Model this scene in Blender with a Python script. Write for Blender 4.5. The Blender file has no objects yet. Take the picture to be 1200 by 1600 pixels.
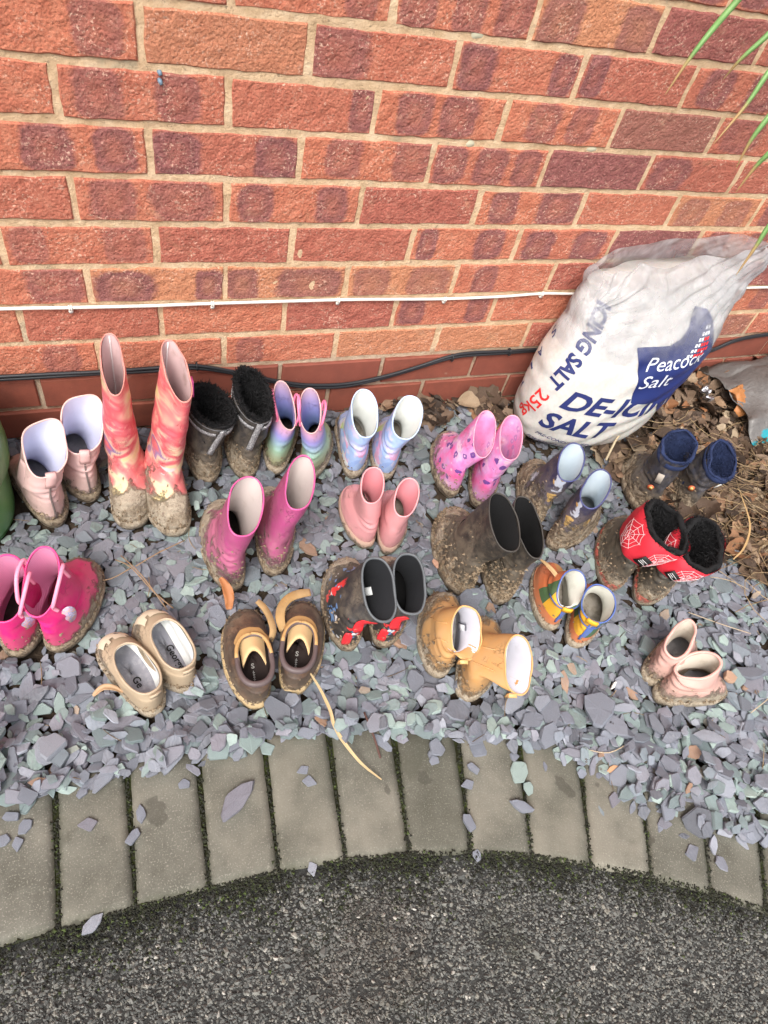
import bpy, bmesh, math, random
import numpy as np
from mathutils import Vector, Matrix, noise
random.seed(7); rng = np.random.default_rng(11)
SC = bpy.context.scene
COL = SC.collection
# ------------------------------------------------------------------ camera, sky, sun, exposure
cam = bpy.data.cameras.new('camera'); camo = bpy.data.objects.new('camera', cam); COL.objects.link(camo)
cam.sensor_fit = 'VERTICAL'; cam.sensor_height = 24.0; cam.lens = 24*1070.28/1600; cam.clip_start = .02; cam.clip_end = 200
Rr = [(0.93303439, -0.30465732, 0.19139163), (-0.13139443, -0.78374748, -0.60702174), (0.33493632, 0.54122436, -0.77129362)]
camo.matrix_world = Matrix(((Rr[0][0], -Rr[1][0], -Rr[2][0], 0.0279205), (Rr[0][1], -Rr[1][1], -Rr[2][1], -1.05479201),
                            (Rr[0][2], -Rr[1][2], -Rr[2][2], 1.06735198), (0, 0, 0, 1)))
SC.camera = camo
SUN_EL, SUN_AZ = math.radians(52), math.radians(215)      # azimuth clockwise from +Y
w = bpy.data.worlds.new("World"); SC.world = w; w.use_nodes = True
nt = w.node_tree; nt.nodes.clear()
sky = nt.nodes.new('ShaderNodeTexSky'); sky.sky_type = 'NISHITA'; sky.sun_disc = False
sky.sun_elevation = SUN_EL; sky.sun_rotation = SUN_AZ; sky.air_density = 1.0; sky.dust_density = 6.0; sky.ozone_density = .6
hs = nt.nodes.new('ShaderNodeHueSaturation'); hs.inputs['Saturation'].default_value = .32
bg = nt.nodes.new('ShaderNodeBackground'); bg.inputs['Strength'].default_value = .15
wo = nt.nodes.new('ShaderNodeOutputWorld')
nt.links.new(sky.outputs[0], hs.inputs['Color']); nt.links.new(hs.outputs[0], bg.inputs[0]); nt.links.new(bg.outputs[0], wo.inputs[0])
sl = bpy.data.lights.new('sun', 'SUN'); sl.energy = 1.2; sl.angle = math.radians(20); sl.color = (1, .95, .88)
so = bpy.data.objects.new('sun', sl); COL.objects.link(so)
dv = Vector((math.sin(SUN_AZ)*math.cos(SUN_EL), math.cos(SUN_AZ)*math.cos(SUN_EL), math.sin(SUN_EL)))
so.rotation_euler = dv.to_track_quat('Z', 'Y').to_euler()
SC.view_settings.view_transform = 'Standard'; SC.view_settings.look = 'None'
SC.view_settings.exposure = .68; SC.view_settings.gamma = 1; SC.view_settings.use_curve_mapping = False

# ------------------------------------------------------------------ helpers
def sm(a, b, x):
    t = min(1, max(0, (x-a)/(b-a))); return t*t*(3-2*t)
def tag(o, label=None, cat=None, group=None, kind=None):
    if label: o['label'] = label
    if cat: o['category'] = cat
    if group: o['group'] = group
    if kind: o['kind'] = kind
    return o
def empty(name, loc=(0, 0, 0), rz=0, **k):
    o = bpy.data.objects.new(name, None); COL.objects.link(o); o.location = loc; o.rotation_euler = (0, 0, rz)
    o.empty_display_size = .02; return tag(o, **k)
def link(name, me, mat=None, parent=None, smooth=True, **k):
    o = bpy.data.objects.new(name, me); COL.objects.link(o)
    if mat and not me.materials: me.materials.append(mat)
    if len(me.polygons): me.polygons.foreach_set('use_smooth', [bool(smooth)]*len(me.polygons))
    if parent: o.parent = parent
    return tag(o, **k)
def mesh(name, V, F):
    me = bpy.data.meshes.new(name); me.from_pydata([tuple(v) for v in V], [], F); me.update(); return me
def quick(name, V, F, mat, parent=None, smooth=True, **k): return link(name, mesh(name, V, F), mat, parent, smooth, **k)
def np_mesh(name, V, F, attrs=None):
    """V (n,3); F (m,k) constant size polygons"""
    me = bpy.data.meshes.new(name); V = np.asarray(V, np.float32); F = np.asarray(F, np.int32)
    me.vertices.add(len(V)); me.vertices.foreach_set('co', V.ravel())
    k = F.shape[1]; me.loops.add(F.size); me.loops.foreach_set('vertex_index', F.ravel())
    me.polygons.add(len(F)); me.polygons.foreach_set('loop_start', np.arange(len(F), dtype=np.int32)*k)
    me.update(calc_edges=True); me.validate()
    for n, a in (attrs or {}).items():
        at = me.attributes.new(n, 'FLOAT', 'POINT'); at.data.foreach_set('value', np.asarray(a, np.float32))
    return me
def tube(P, r, n=8, cap=True):
    """V,F of a tube along points P, radius r (float or list)"""
    P = [Vector(p) for p in P]; m = len(P); R = r if isinstance(r, (list, tuple)) else [r]*m
    V, F = [], []
    up = Vector((0, 0, 1))
    t0 = (P[1]-P[0]).normalized()
    if abs(t0.z) > .9: up = Vector((0, 1, 0))
    a = t0.cross(up).normalized()
    for i in range(m):
        t = (P[min(i+1, m-1)]-P[max(i-1, 0)]).normalized()
        a = (a-t*a.dot(t)).normalized(); b = t.cross(a)
        for j in range(n):
            q = 2*math.pi*j/n; V.append(P[i]+(a*math.cos(q)+b*math.sin(q))*R[i])
    for i in range(m-1):
        for j in range(n):
            k = (j+1) % n; F.append((i*n+j, i*n+k, (i+1)*n+k, (i+1)*n+j))
    if cap: F.append(tuple(range(n))[::-1]); F.append(tuple((m-1)*n+j for j in range(n)))
    return V, F
def cat(parts):
    V, F = [], []
    for v, f in parts:
        o = len(V); V += list(v); F += [tuple(i+o for i in q) for q in f]
    return V, F
def crom(P, k):
    """Catmull-Rom resample of rows (tuples of floats)"""
    P = np.array(P, float); n = len(P); out = []
    for i in range(n-1):
        p0, p1, p2, p3 = P[max(i-1, 0)], P[i], P[i+1], P[min(i+2, n-1)]
        for j in range(k):
            t = j/k
            out.append(.5*((2*p1)+(-p0+p2)*t+(2*p0-5*p1+4*p2-p3)*t*t+(-p0+3*p1-3*p2+p3)*t**3))
    out.append(P[-1]); return np.array(out)

# ------------------------------------------------------------------ material graph helper
class G:
    def __init__(s, name):
        s.m = bpy.data.materials.new(name); s.m.use_nodes = True; s.t = s.m.node_tree; s.t.nodes.clear()
        s.out = s.n('ShaderNodeOutputMaterial'); s.tc = s.n('ShaderNodeTexCoord'); s.P = s.tc.outputs['Object']
    def n(s, ty, **kw):
        x = s.t.nodes.new(ty)
        for k, v in kw.items(): setattr(x, k, v)
        return x
    def set(s, sock, v):
        if isinstance(v, bpy.types.NodeSocket): s.t.links.new(v, sock)
        elif v is not None:
            if isinstance(v, (tuple, list)) and len(v) == 3 and sock.type == 'RGBA': v = (*v, 1)
            if sock.type == 'VECTOR' and isinstance(v, (int, float)): v = (v, v*.7, -v)
            sock.default_value = v
    def math(s, op, a, b=None, c=None, clamp=False):
        x = s.n('ShaderNodeMath', operation=op, use_clamp=clamp)
        s.set(x.inputs[0], a); s.set(x.inputs[1], b)
        if c is not None: s.set(x.inputs[2], c)
        return x.outputs[0]
    def noise(s, sc=10, det=4, ro=.55, P=None, dist=0, col=False):
        x = s.n('ShaderNodeTexNoise'); s.set(x.inputs['Vector'], P or s.P); x.inputs['Scale'].default_value = sc
        x.inputs['Detail'].default_value = det; x.inputs['Roughness'].default_value = ro; x.inputs['Distortion'].default_value = dist
        return x.outputs['Color' if col else 'Fac']
    def vor(s, sc=10, feat='F1', out='Distance', P=None, rnd=1):
        x = s.n('ShaderNodeTexVoronoi', feature=feat); s.set(x.inputs['Vector'], P or s.P); x.inputs['Scale'].default_value = sc
        x.inputs['Randomness'].default_value = rnd; return x.outputs[out]
    def ss(s, v, a, b, lo=0, hi=1):
        x = s.n('ShaderNodeMapRange', interpolation_type='SMOOTHSTEP'); s.set(x.inputs[0], v)
        x.inputs[1].default_value = a; x.inputs[2].default_value = b; x.inputs[3].default_value = lo; x.inputs[4].default_value = hi
        return x.outputs[0]
    def ramp(s, f, stops, mode='LINEAR'):
        x = s.n('ShaderNodeValToRGB'); x.color_ramp.interpolation = mode; e = x.color_ramp.elements
        while len(e) < len(stops): e.new(.5)
        for i, (p, c) in enumerate(stops): e[i].position = p; e[i].color = (*c, 1)
        s.set(x.inputs[0], f); return x.outputs[0]
    def mix(s, f, a, b, mode='MIX'):
        x = s.n('ShaderNodeMix', data_type='RGBA', blend_type=mode); s.set(x.inputs[0], f); s.set(x.inputs[6], a); s.set(x.inputs[7], b)
        return x.outputs[2]
    def sep(s, v=None):
        x = s.n('ShaderNodeSeparateXYZ'); s.set(x.inputs[0], v or s.P); return x.outputs
    def comb(s, x_, y_, z_):
        x = s.n('ShaderNodeCombineXYZ'); s.set(x.inputs[0], x_); s.set(x.inputs[1], y_); s.set(x.inputs[2], z_); return x.outputs[0]
    def attr(s, name, ob=False, out='Fac'):
        x = s.n('ShaderNodeAttribute', attribute_name=name, attribute_type='OBJECT' if ob else 'GEOMETRY'); return x.outputs[out]
    def rand(s): return s.n('ShaderNodeObjectInfo').outputs['Random']
    def vadd(s, a, b, op='ADD'):
        x = s.n('ShaderNodeVectorMath', operation=op); s.set(x.inputs[0], a)
        s.set(x.inputs[3] if op == 'SCALE' else x.inputs[1], b); return x.outputs[0]
    def bump(s, h, st=.5, d=.002, nrm=None):
        x = s.n('ShaderNodeBump'); x.inputs['Strength'].default_value = st; x.inputs['Distance'].default_value = d
        s.set(x.inputs['Height'], h)
        if nrm: s.set(x.inputs['Normal'], nrm)
        return x.outputs[0]
    def end(s, col, rough=.5, nrm=None, spec=None, sheen=0, trans=None, alpha=None, sss=0, coat=0):
        b = s.n('ShaderNodeBsdfPrincipled'); s.set(b.inputs['Base Color'], col); s.set(b.inputs['Roughness'], rough)
        if nrm: s.set(b.inputs['Normal'], nrm)
        if spec is not None: s.set(b.inputs['Specular IOR Level'], spec)
        if sheen: b.inputs['Sheen Weight'].default_value = sheen
        if coat: b.inputs['Coat Weight'].default_value = coat; b.inputs['Coat Roughness'].default_value = .2
        if trans is not None: s.set(b.inputs['Transmission Weight'], trans)
        if alpha is not None: s.set(b.inputs['Alpha'], alpha)
        if sss: b.inputs['Subsurface Weight'].default_value = sss; b.inputs['Subsurface Scale'].default_value = .01
        s.t.links.new(b.outputs[0], s.out.inputs[0]); return s.m
def plain(name, col, rough=.5, bump=0, sc=80, var=.12, spec=.4, **k):
    g = G(name); n = g.noise(sc, 5); n2 = g.noise(sc*.15, 3)
    c = g.mix(g.math('MULTIPLY', n2, 1.0), tuple(v*(1-var) for v in col), tuple(min(1, v*(1+var)) for v in col))
    return g.end(c, rough, g.bump(n, bump, .001) if bump else None, spec, **k)

MUD_L, MUD_M, MUD_D = (.37, .295, .205), (.20, .15, .10), (.060, .043, .030)
def mud_layer(g, col, rough, h0, span, amount=.5, light=.5, toe=0, speck=1):
    """mixes dried mud over col: full below height h0, ragged up to h0+span; amount lifts patches elsewhere"""
    x, y, z = g.sep()
    n = g.noise(22, 9, .68, dist=.6); nb = g.noise(9, 3)
    t = g.math('DIVIDE', g.math('SUBTRACT', h0+span, z), span)
    if toe: t = g.math('ADD', t, g.math('MULTIPLY', g.math('SUBTRACT', x, .1), toe))
    t = g.math('ADD', g.math('MULTIPLY', g.math('MINIMUM', g.math('MAXIMUM', t, 0), 1.3), .75), g.math('MULTIPLY', g.math('SUBTRACT', nb, .5), .8))
    f = g.math('ADD', t, g.math('MULTIPLY', g.math('SUBTRACT', n, .5), 1.5))
    f = g.math('ADD', f, amount-.5)
    fine = g.noise(75, 7, .72, dist=.4)
    f = g.math('ADD', f, g.math('MULTIPLY', g.math('SUBTRACT', fine, .5), .55))
    m = g.ss(f, .36, .60)
    film = g.ss(g.math('ADD', f, g.math('MULTIPLY', g.math('SUBTRACT', fine, .5), .5)), -.25, .42, .06, .74)                     # thin dusty wash around the caked areas
    wp = g.vadd(g.P, g.vadd(g.noise(40, 4, col=True), .035, 'SCALE')); cr = g.vor(95, 'DISTANCE_TO_EDGE', P=wp)
    crk = g.math('MULTIPLY', g.ss(cr, .0, .04, 1, 0), g.ss(g.noise(20, 3), .52, .62))
    streak = g.noise(150, 7, .8)
    mc = g.ramp(g.math('ADD', g.noise(30, 6, .72, dist=1.6), light-.5), [(.38, MUD_D), (.455, MUD_M), (.52, MUD_L), (.64, (.54, .46, .35))])
    mc = g.mix(g.ss(streak, .32, .62, 0, .55), g.mix(.5, mc, MUD_D), mc)
    mc = g.mix(g.ss(fine, .56, .70, 0, .6), mc, (.46, .40, .31))
    mc = g.mix(g.math('MULTIPLY', crk, .5), mc, MUD_D)
    c = g.mix(film, col, g.mix(.38, col, MUD_L))
    sp = g.ss(g.vor(230), .12, .2, .75*speck, 0)
    sp = g.math('MULTIPLY', sp, g.ss(g.noise(16, 3), .5, .62))
    c = g.mix(sp, c, MUD_M)
    c = g.mix(m, c, mc)
    r = g.math('ADD', g.math('MULTIPLY', g.math('MAXIMUM', m, g.math('MULTIPLY', film, .7)), .88-rough), rough)
    hgt = g.math('ADD', g.math('MULTIPLY', m, g.math('ADD', g.math('MULTIPLY', fine, 1.2), g.math('MULTIPLY', g.noise(42, 3, .5, dist=.8), 2.0))), g.math('MULTIPLY', crk, -.3))
    return c, r, g.bump(hgt, 1, .0045)
def boot_mat(name, fn, rough=.35, h0=.01, span=.05, amount=.5, light=.5, toe=0, speck=1, spec=.5, sheen=0):
    g = G(name); col = fn(g) if callable(fn) else g.mix(g.noise(30, 4), tuple(v*.88 for v in fn), fn)
    c, r, n = mud_layer(g, col, rough, h0, span, amount, light, toe, speck)
    return g.end(c, r, n, spec, sheen=sheen)

# ------------------------------------------------------------------ the brick wall
def brick_mat(smooth=False):
    g = G('smooth_red_brick' if smooth else 'rustic_red_brick')
    x, y, z = g.sep(); rnd = g.rand(); off = g.vadd(g.P, g.comb(g.math('MULTIPLY', rnd, 37.0), 0, g.math('MULTIPLY', rnd, 11.0)))
    if smooth:
        c = g.ramp(g.noise(18, 6, .65, P=off), [(.3, (.19, .062, .043)), (.55, (.27, .083, .054)), (.8, (.33, .115, .075))])
        c = g.mix(g.math('MULTIPLY', rnd, .45), c, (.20, .06, .045))
        c = g.mix(g.ss(g.noise(26, 5, .7, P=off), .63, .72, 0, .5), c, (.45, .33, .25))
        nb = g.bump(g.noise(260, 5, .6, P=off), .35, .0012)
        return g.end(c, .8, nb, .25)
    light = g.ramp(g.noise(34, 8, .72, P=off), [(.3, (.44, .125, .066)), (.46, (.60, .185, .095)), (.62, (.70, .27, .150)), (.8, (.80, .44, .29))])
    tone = g.attr('tone', True)
    mid = g.ramp(g.noise(46, 8, .75, P=off), [(.3, (.27, .068, .050)), (.52, (.43, .115, .080)), (.75, (.60, .24, .165))])
    dark = g.ramp(g.noise(60, 8, .75, P=off), [(.3, (.13, .045, .052)), (.52, (.235, .078, .083)), (.75, (.42, .18, .17))])
    c = g.mix(g.math('MINIMUM', g.math('MULTIPLY', tone, 1.6), 1), light, mid)
    pc = g.attr('pc', True, 'Vector'); pw = g.attr('pw', True, 'Vector'); pcs = g.sep(pc); pws = g.sep(pw)
    wob = g.math('MULTIPLY', g.math('SUBTRACT', g.noise(32, 7, .68, P=off), .5), .75)
    m = None
    for i in range(3):
        dx = g.math('DIVIDE', g.math('ABSOLUTE', g.math('SUBTRACT', x, pcs[i])), g.math('MAXIMUM', pws[i], .0004))
        dz = g.math('DIVIDE', g.math('ABSOLUTE', g.math('ADD', z, g.math('MULTIPLY', g.math('SUBTRACT', rnd, .5), .008))), .0315)
        d = g.math('POWER', g.math('ADD', g.math('POWER', dx, 3.5), g.math('POWER', dz, 5)), .25)
        dd = g.math('ADD', d, wob); q = g.math('MULTIPLY', g.ss(dd, .88, 1.16, 1, 0), g.ss(dd, .1, .85, .62, 1))
        q = g.math('MULTIPLY', q, g.math('GREATER_THAN', pws[i], .001))
        m = q if m is None else g.math('MAXIMUM', m, q)
    m = g.math('MAXIMUM', m, g.ss(tone, .75, 1, 0, 1))
    c = g.mix(g.ss(rnd, .80, .84, 0, .5), c, g.mix(g.noise(50, 6, .7, P=off), (.50, .20, .07), (.74, .42, .22)))
    r2 = g.math('FRACT', g.math('MULTIPLY', rnd, 17.3)); c = g.mix(g.math('MULTIPLY', m, g.math('ADD', .52, g.math('MULTIPLY', r2, .42))), c, dark)
    st = g.ss(g.noise(12, 5, .7, P=g.vadd(off, g.comb(g.math('MULTIPLY', z, .5), 0, 3.1))), .58, .80, 0, .5)
    c = g.mix(st, c, (.66, .42, .24))
    grit = g.vor(420, P=off); c = g.mix(g.ss(grit, .05, .3, .35, 0), c, (.74, .43, .28)); c = g.mix(g.math('MULTIPLY', g.ss(g.noise(240, 4, .7, P=g.vadd(off, 1.7)), .54, .66), g.ss(g.noise(20, 4, P=g.vadd(off, 2.3)), .42, .62, .1, .8)), c, (.84, .56, .42))
    c = g.mix(.10, c, (.46, .30, .26))
    h = g.math('ADD', g.math('MULTIPLY', g.noise(300, 8, .8, P=off), 1.2), g.math('MULTIPLY', g.ss(g.vor(210, 'SMOOTH_F1', P=off), 0, .6), .7))
    c = g.mix(g.ss(g.noise(230, 8, .78, P=off), .36, .52, .42, 0), c, (.16, .04, .03))
    return g.end(c, .9, g.bump(g.math('ADD', h, g.math('MULTIPLY', g.noise(75, 4, .6, P=off), 2.2)), .75, .0026), .2)
def mortar_mat():
    g = G('sandy_mortar'); x, y, z = g.sep()
    c = g.ramp(g.noise(30, 8, .7), [(.3, (.52, .355, .205)), (.5, (.70, .50, .315)), (.75, (.82, .65, .45))])
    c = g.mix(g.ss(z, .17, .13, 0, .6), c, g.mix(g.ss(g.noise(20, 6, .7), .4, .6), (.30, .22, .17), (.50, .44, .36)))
    c = g.mix(g.ss(g.noise(90, 6, .7), .60, .68, 0, .5), c, (.16, .11, .08))
    c = g.mix(g.ss(g.noise(7, 4, .6), .62, .70, 0, .45), c, (.36, .36, .27))
    return g.end(c, .93, g.bump(g.math('ADD', g.noise(190, 8, .75), g.math('MULTIPLY', g.noise(35, 4), 1.6)), .9, .0045), .15)
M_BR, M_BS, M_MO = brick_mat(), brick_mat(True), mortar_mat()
def brick_mesh(nm, rough, hl=.1075, hh=.0325):
    nx, nz = (18, 6) if rough else (6, 2); V, F = [], []; s = random.random()*50
    for layer, (ins, y) in enumerate(((0, .05), (0, .0025), (.0022, 0.0))):
        for j in range(nz+1):
            for i in range(nx+1):
                if layer < 2 and 0 < i < nx and 0 < j < nz: continue
                X = -hl+2*hl*i/nx; Z = -hh+2*hh*j/nz
                edge = i in (0, nx) or j in (0, nz)
                if layer == 2: X *= (hl-ins)/hl; Z *= (hh-ins)/hh
                amp = .0017 if rough else .0006
                p = Vector((X*45+s, Z*45, 3.3))
                X2 = X+noise.noise(p)*amp*1.3*(i in (0, nx)); Z2 = Z+noise.noise(p+Vector((9, 4, 2)))*amp*1.5*(j in (0, nz))
                yy = y-(noise.noise(p*1.7)*amp*1.1 if layer == 2 and not edge else 0)
                V.append((X2, yy, Z2))
    # borders as loops
    def loop(off, full):
        idx = {}; k = off
        for j in range(nz+1):
            for i in range(nx+1):
                if not full and 0 < i < nx and 0 < j < nz: continue
                idx[i, j] = k; k += 1
        return idx, k
    A, k = loop(0, False); B, k = loop(k, False); T, k = loop(k, True)
    ring = [(i, 0) for i in range(nx)]+[(nx, j) for j in range(nz)]+[(i, nz) for i in range(nx, 0, -1)]+[(0, j) for j in range(nz, 0, -1)]
    for a in range(len(ring)):
        p, q = ring[a], ring[(a+1) % len(ring)]
        F.append((A[p], A[q], B[q], B[p])); F.append((B[p], B[q], T[q], T[p]))
    for i in range(nx):
        for j in range(nz): F.append((T[i, j], T[i+1, j], T[i+1, j+1], T[i, j+1]))
    return mesh(nm, V, F)
BM = [brick_mesh('rough_brick', True) for _ in range(10)]; BSM = [brick_mesh('smooth_brick', False) for _ in range(4)]
for m_ in BM: m_.materials.append(M_BR)
for m_ in BSM: m_.materials.append(M_BS)
wall = empty('brick_wall', (0.7, 0, 0), label='red brick wall with sandy mortar behind the rows of boots', cat='wall')
PAT = {  # row -> {left joint k: (tone, ((centre, halfwidth) as fractions of the brick) ...)}
 -1: {.0: (.3, ((.6, .2),)), 1: (.2, ((.8, .1),)), 2: (.2, ((.15, .13), (.5, .12), (.86, .12))), 3: (.15, ((.2, .15), (.84, .15))), 4: (.9, ())},
 0: {-.5: (.15, ((.12, .1), (.78, .14))), .5: (.45, ()), 1.5: (.3, ((.18, .2),)), 2.5: (.25, ((.16, .15), (.88, .12))), 3.5: (.5, ((.1, .1),)), 4.5: (.35, ((.25, .15), (.75, .17)))},
 1: {-1: (.2, ()), 0: (.3, ((.2, .16), (.7, .13))), 1: (.35, ((.9, .1),)), 2: (.15, ((.27, .14), (.64, .14))), 3: (.15, ((.32, .15), (.68, .14))), 4: (.95, ()), 5: (.4, ((.3, .2),))},
 2: {-.5: (.2, ((.4, .14), (.82, .12))), .5: (.45, ((.16, .15), (.84, .15))), 1.5: (.15, ((.3, .15), (.85, .16))), 2.5: (.25, ((.15, .13), (.5, .14), (.85, .13))), 3.5: (.95, ()), 4.5: (.5, ((.25, .22),))},
 3: {-1: (.4, ()), 0: (.25, ((.23, .17), (.73, .2))), 1: (.2, ((.2, .13), (.8, .14))), 2: (.6, ()), 3: (.1, ((.25, .15), (.78, .2))), 4: (.3, ()), 5: (.3, ((.22, .18), (.72, .15)))},
 4: {-.5: (.25, ((.14, .12), (.82, .14))), .5: (.55, ()), 1.5: (.5, ()), 2.5: (.15, ((.12, .1), (.72, .13))), 3.5: (.3, ((.2, .17), (.76, .17))), 4.5: (.95, ())},
 5: {-1: (.25, ((.8, .2),)), 0: (.25, ((.23, .21), (.87, .12))), 1: (.25, ((.12, .12), (.68, .28))), 2: (.2, ((.2, .16), (.78, .2))), 3: (.2, ((.3, .12),)), 4: (.7, ())},
 6: {-.5: (.45, ()), .5: (.15, ()), 1.5: (.6, ()), 2.5: (.2, ((.15, .12), (.85, .12))), 3.5: (.15, ())},
 7: {-1: (.2, ((.75, .15),)), 0: (.2, ()), 1: (.2, ((.2, .12),)), 2: (.3, ()), 3: (.3, ()), 4: (.5, ((.4, .2),))}}
WX0, WX1 = -.85, 2.5
for r in range(-6, 11):
    half = (r % 2 == 0)
    zc = .70-r*.075
    k = math.floor(WX0/.225)+(.5 if half else 0)
    while k*.225 < WX1:
        xc = k*.225+.1125
        if r >= 8: me = random.choice(BSM)
        else: me = random.choice(BM)
        b = bpy.data.objects.new('brick', me); COL.objects.link(b); b.parent = wall
        b.location = (xc-.7+random.uniform(-.001, .001), random.uniform(-.0015, .0008)-(.004 if r >= 8 else 0), zc+random.uniform(-.0012, .0012))
        b.rotation_euler = (random.uniform(-.008, .008), random.uniform(-.006, .006), random.uniform(-.004, .004))
        if r < 8:
            d = PAT.get(r, {}).get(k)
            if d is None:
                t = random.choice((.15, .2, .3, .5, .9)); n_ = random.choice((0, 1, 2, 2, 3))
                d = (t, {0: (), 1: ((random.uniform(.2, .8), .15),), 2: ((.22, .15), (.78, .15)), 3: ((.15, .12), (.5, .12), (.85, .12))}[n_])
            pc, pw = [0., 0., 0.], [0., 0., 0.]
            for i, (c_, w_) in enumerate(d[1]): pc[i] = (c_-.5)*.215+random.uniform(-.004, .004); pw[i] = w_*.215*random.uniform(.85, 1.1)
            b['tone'] = float(d[0]); b['pc'] = pc; b['pw'] = pw
        k += 1
# mortar: a slab whose face sits a few millimetres behind the bricks, slightly uneven
V, F = [], []; nx, nz = 420, 170; z0, z1 = -.12, 1.19
for j in range(nz+1):
    for i in range(nx+1):
        X = WX0-.02+(WX1-WX0+.2)*i/nx; Z = z0+(z1-z0)*j/nz
        V.append((X-.7, .0021+noise.noise(Vector((X*30, Z*30, 1)))*.0013+noise.noise(Vector((X*110, Z*110, 4)))*.0008, Z))
for j in range(nz):
    for i in range(nx): a = j*(nx+1)+i; F.append((a, a+1, a+nx+2, a+nx+1))
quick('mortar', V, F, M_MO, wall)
# the rest of the house wall, beyond the bricks in view: one joined part
BV, BF = [], []
for r in range(-24, 11):
    zc = .70-r*.075; k = math.floor(-3.4/.225)+(.5 if r % 2 == 0 else 0)
    while k*.225 < 4.6:
        xc = k*.225+.1125
        if r < -6 or xc < math.floor(WX0/.225)*.225+(.1125 if r % 2 == 0 else 0) or xc > WX1+(.1125 if True else 0):
            n0 = len(BV); y_ = random.uniform(-.0015, .001)-(.004 if r >= 8 else 0)
            for dy, e in ((.05, 0), (.0025, 0), (0, .0022)): BV += [(xc-.7+sx*(.1075-e), y_+dy, zc+sz*(.0325-e)) for sx, sz in ((-1, -1), (1, -1), (1, 1), (-1, 1))]
            for l_ in (0, 4): BF += [(n0+l_+q, n0+l_+(q+1) % 4, n0+l_+4+(q+1) % 4, n0+l_+4+q) for q in range(4)]
            BF.append((n0+8, n0+9, n0+10, n0+11))
        k += 1
o = quick('outer_bricks', BV, BF, M_BR, wall, smooth=False, kind='stuff'); o['tone'] = .45; o['pc'] = [0., 0., 0.]; o['pw'] = [0., 0., 0.]
for x0_, x1_, zz0, zz1 in ((-4.1, WX0-.7-.01, -.12, 2.52), (WX1+.18-.7, 3.9, -.12, 2.52), (WX0-.71, WX1-.52, 1.19, 2.52)):
    quick('mortar', [(x0_, .003, zz0), (x1_, .003, zz0), (x1_, .003, zz1), (x0_, .003, zz1)], [(0, 1, 2, 3)], M_MO, wall, smooth=False)
quick('wall_core', [(-4.1, .05, -.12), (3.9, .05, -.12), (3.9, .25, -.12), (-4.1, .25, -.12), (-4.1, .05, 2.54), (3.9, .05, 2.54), (3.9, .25, 2.54), (-4.1, .25, 2.54)],
      [(0, 1, 5, 4), (1, 2, 6, 5), (2, 3, 7, 6), (3, 0, 4, 7), (4, 5, 6, 7), (0, 3, 2, 1)], M_MO, wall, smooth=False)
# grey-blue wall plug in a mortar joint
V, F = tube([(0, 0, 0), (0.001, -.004, .001), (.002, -.006, -.002)], [.0028, .0034, .0026], 6)
V2, F2 = tube([(0, 0, -.008), (.001, -.006, -.010), (.002, -.008, -.013)], [.003, .0034, .002], 5)
quick('wall_plug', *cat([(V, F), (V2, F2)]), plain('plug_plastic', (.16, .23, .30), .5, .3)).location = (.1315, .002, .6576)
tag(bpy.data.objects['wall_plug'], 'small grey blue plastic plug stuck in a mortar joint high on the wall', 'wall plug')
# smears of pale putty on the upper mortar joints
def puck(name, x, z, sx, sz, mat, label, y=.0014):
    V = [(0, -.0006, 0)]; n = 14
    for k_, (s_, d_) in enumerate(((.6, -.0005), (1, 0.0012))):
        for i in range(n):
            a = 2*math.pi*i/n; q = s_*(1+.25*noise.noise(Vector((x*60+math.cos(a), z*60+math.sin(a), 0))))
            V.append((sx*q*math.cos(a), d_, sz*q*math.sin(a)))
    F = [(0, 1+i, 1+(i+1) % n) for i in range(n)]+[(1+i, 1+n+i, 1+n+(i+1) % n, 1+(i+1) % n) for i in range(n)]
    o = quick(name, V, F, mat); o.location = (x, y, z); return tag(o, label, 'mortar smear')
M_PUT = plain('pale_putty', (.50, .47, .34), .9, .8)
puck('mortar_smear', .588, .742, .011, .007, M_PUT, 'pale green putty smear on the top mortar joint, left of the sack')
puck('mortar_smear', .626, .586, .008, .006, M_PUT, 'small pale smear on the second mortar joint below the top')
puck('mortar_smear', .868, .588, .012, .005, M_PUT, 'pale green smear on a mortar joint near the green blades')

# cables
def cable(name, pts, y, r, mat, label, catg='cable', k=10, jit=0):
    P = crom([(x, y_+y, z) for x, y_, z in pts], k)
    if jit: P = [Vector(p)+Vector((0, 0, noise.noise(Vector((p[0]*7, jit, 0)))*.0015)) for p in P]
    return quick(name, *tube(P, r, 8), mat, label=label, cat=catg)
M_WH = plain('white_cable_plastic', (.80, .78, .72), .35, .05)
M_BK = plain('black_cable_rubber', (.022, .024, .028), .45, .1)
wc = empty('white_cable', (0, 0, 0), label='thin white cable clipped along the wall above the boots', cat='cable')
cw = [(-.75, 0, .293), (-.4, 0, .2915), (-.138, 0, .292), (-.033, 0, .2905), (.09, 0, .2895), (.201, 0, .2905), (.436, 0, .2905), (.55, 0, .288), (.662, 0, .2855), (.79, 0, .287), (.889, 0, .2915), (.96, 0, .289), (1.1, 0, .285), (1.3, 0, .288), (1.47, 0, .291), (1.7, 0, .29), (2.4, 0, .29)]
P = crom([(x, -.0065, z) for x, _, z in cw], 10)
quick('cable_sheath', *tube(P, .0029, 8), M_WH, wc)
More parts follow.
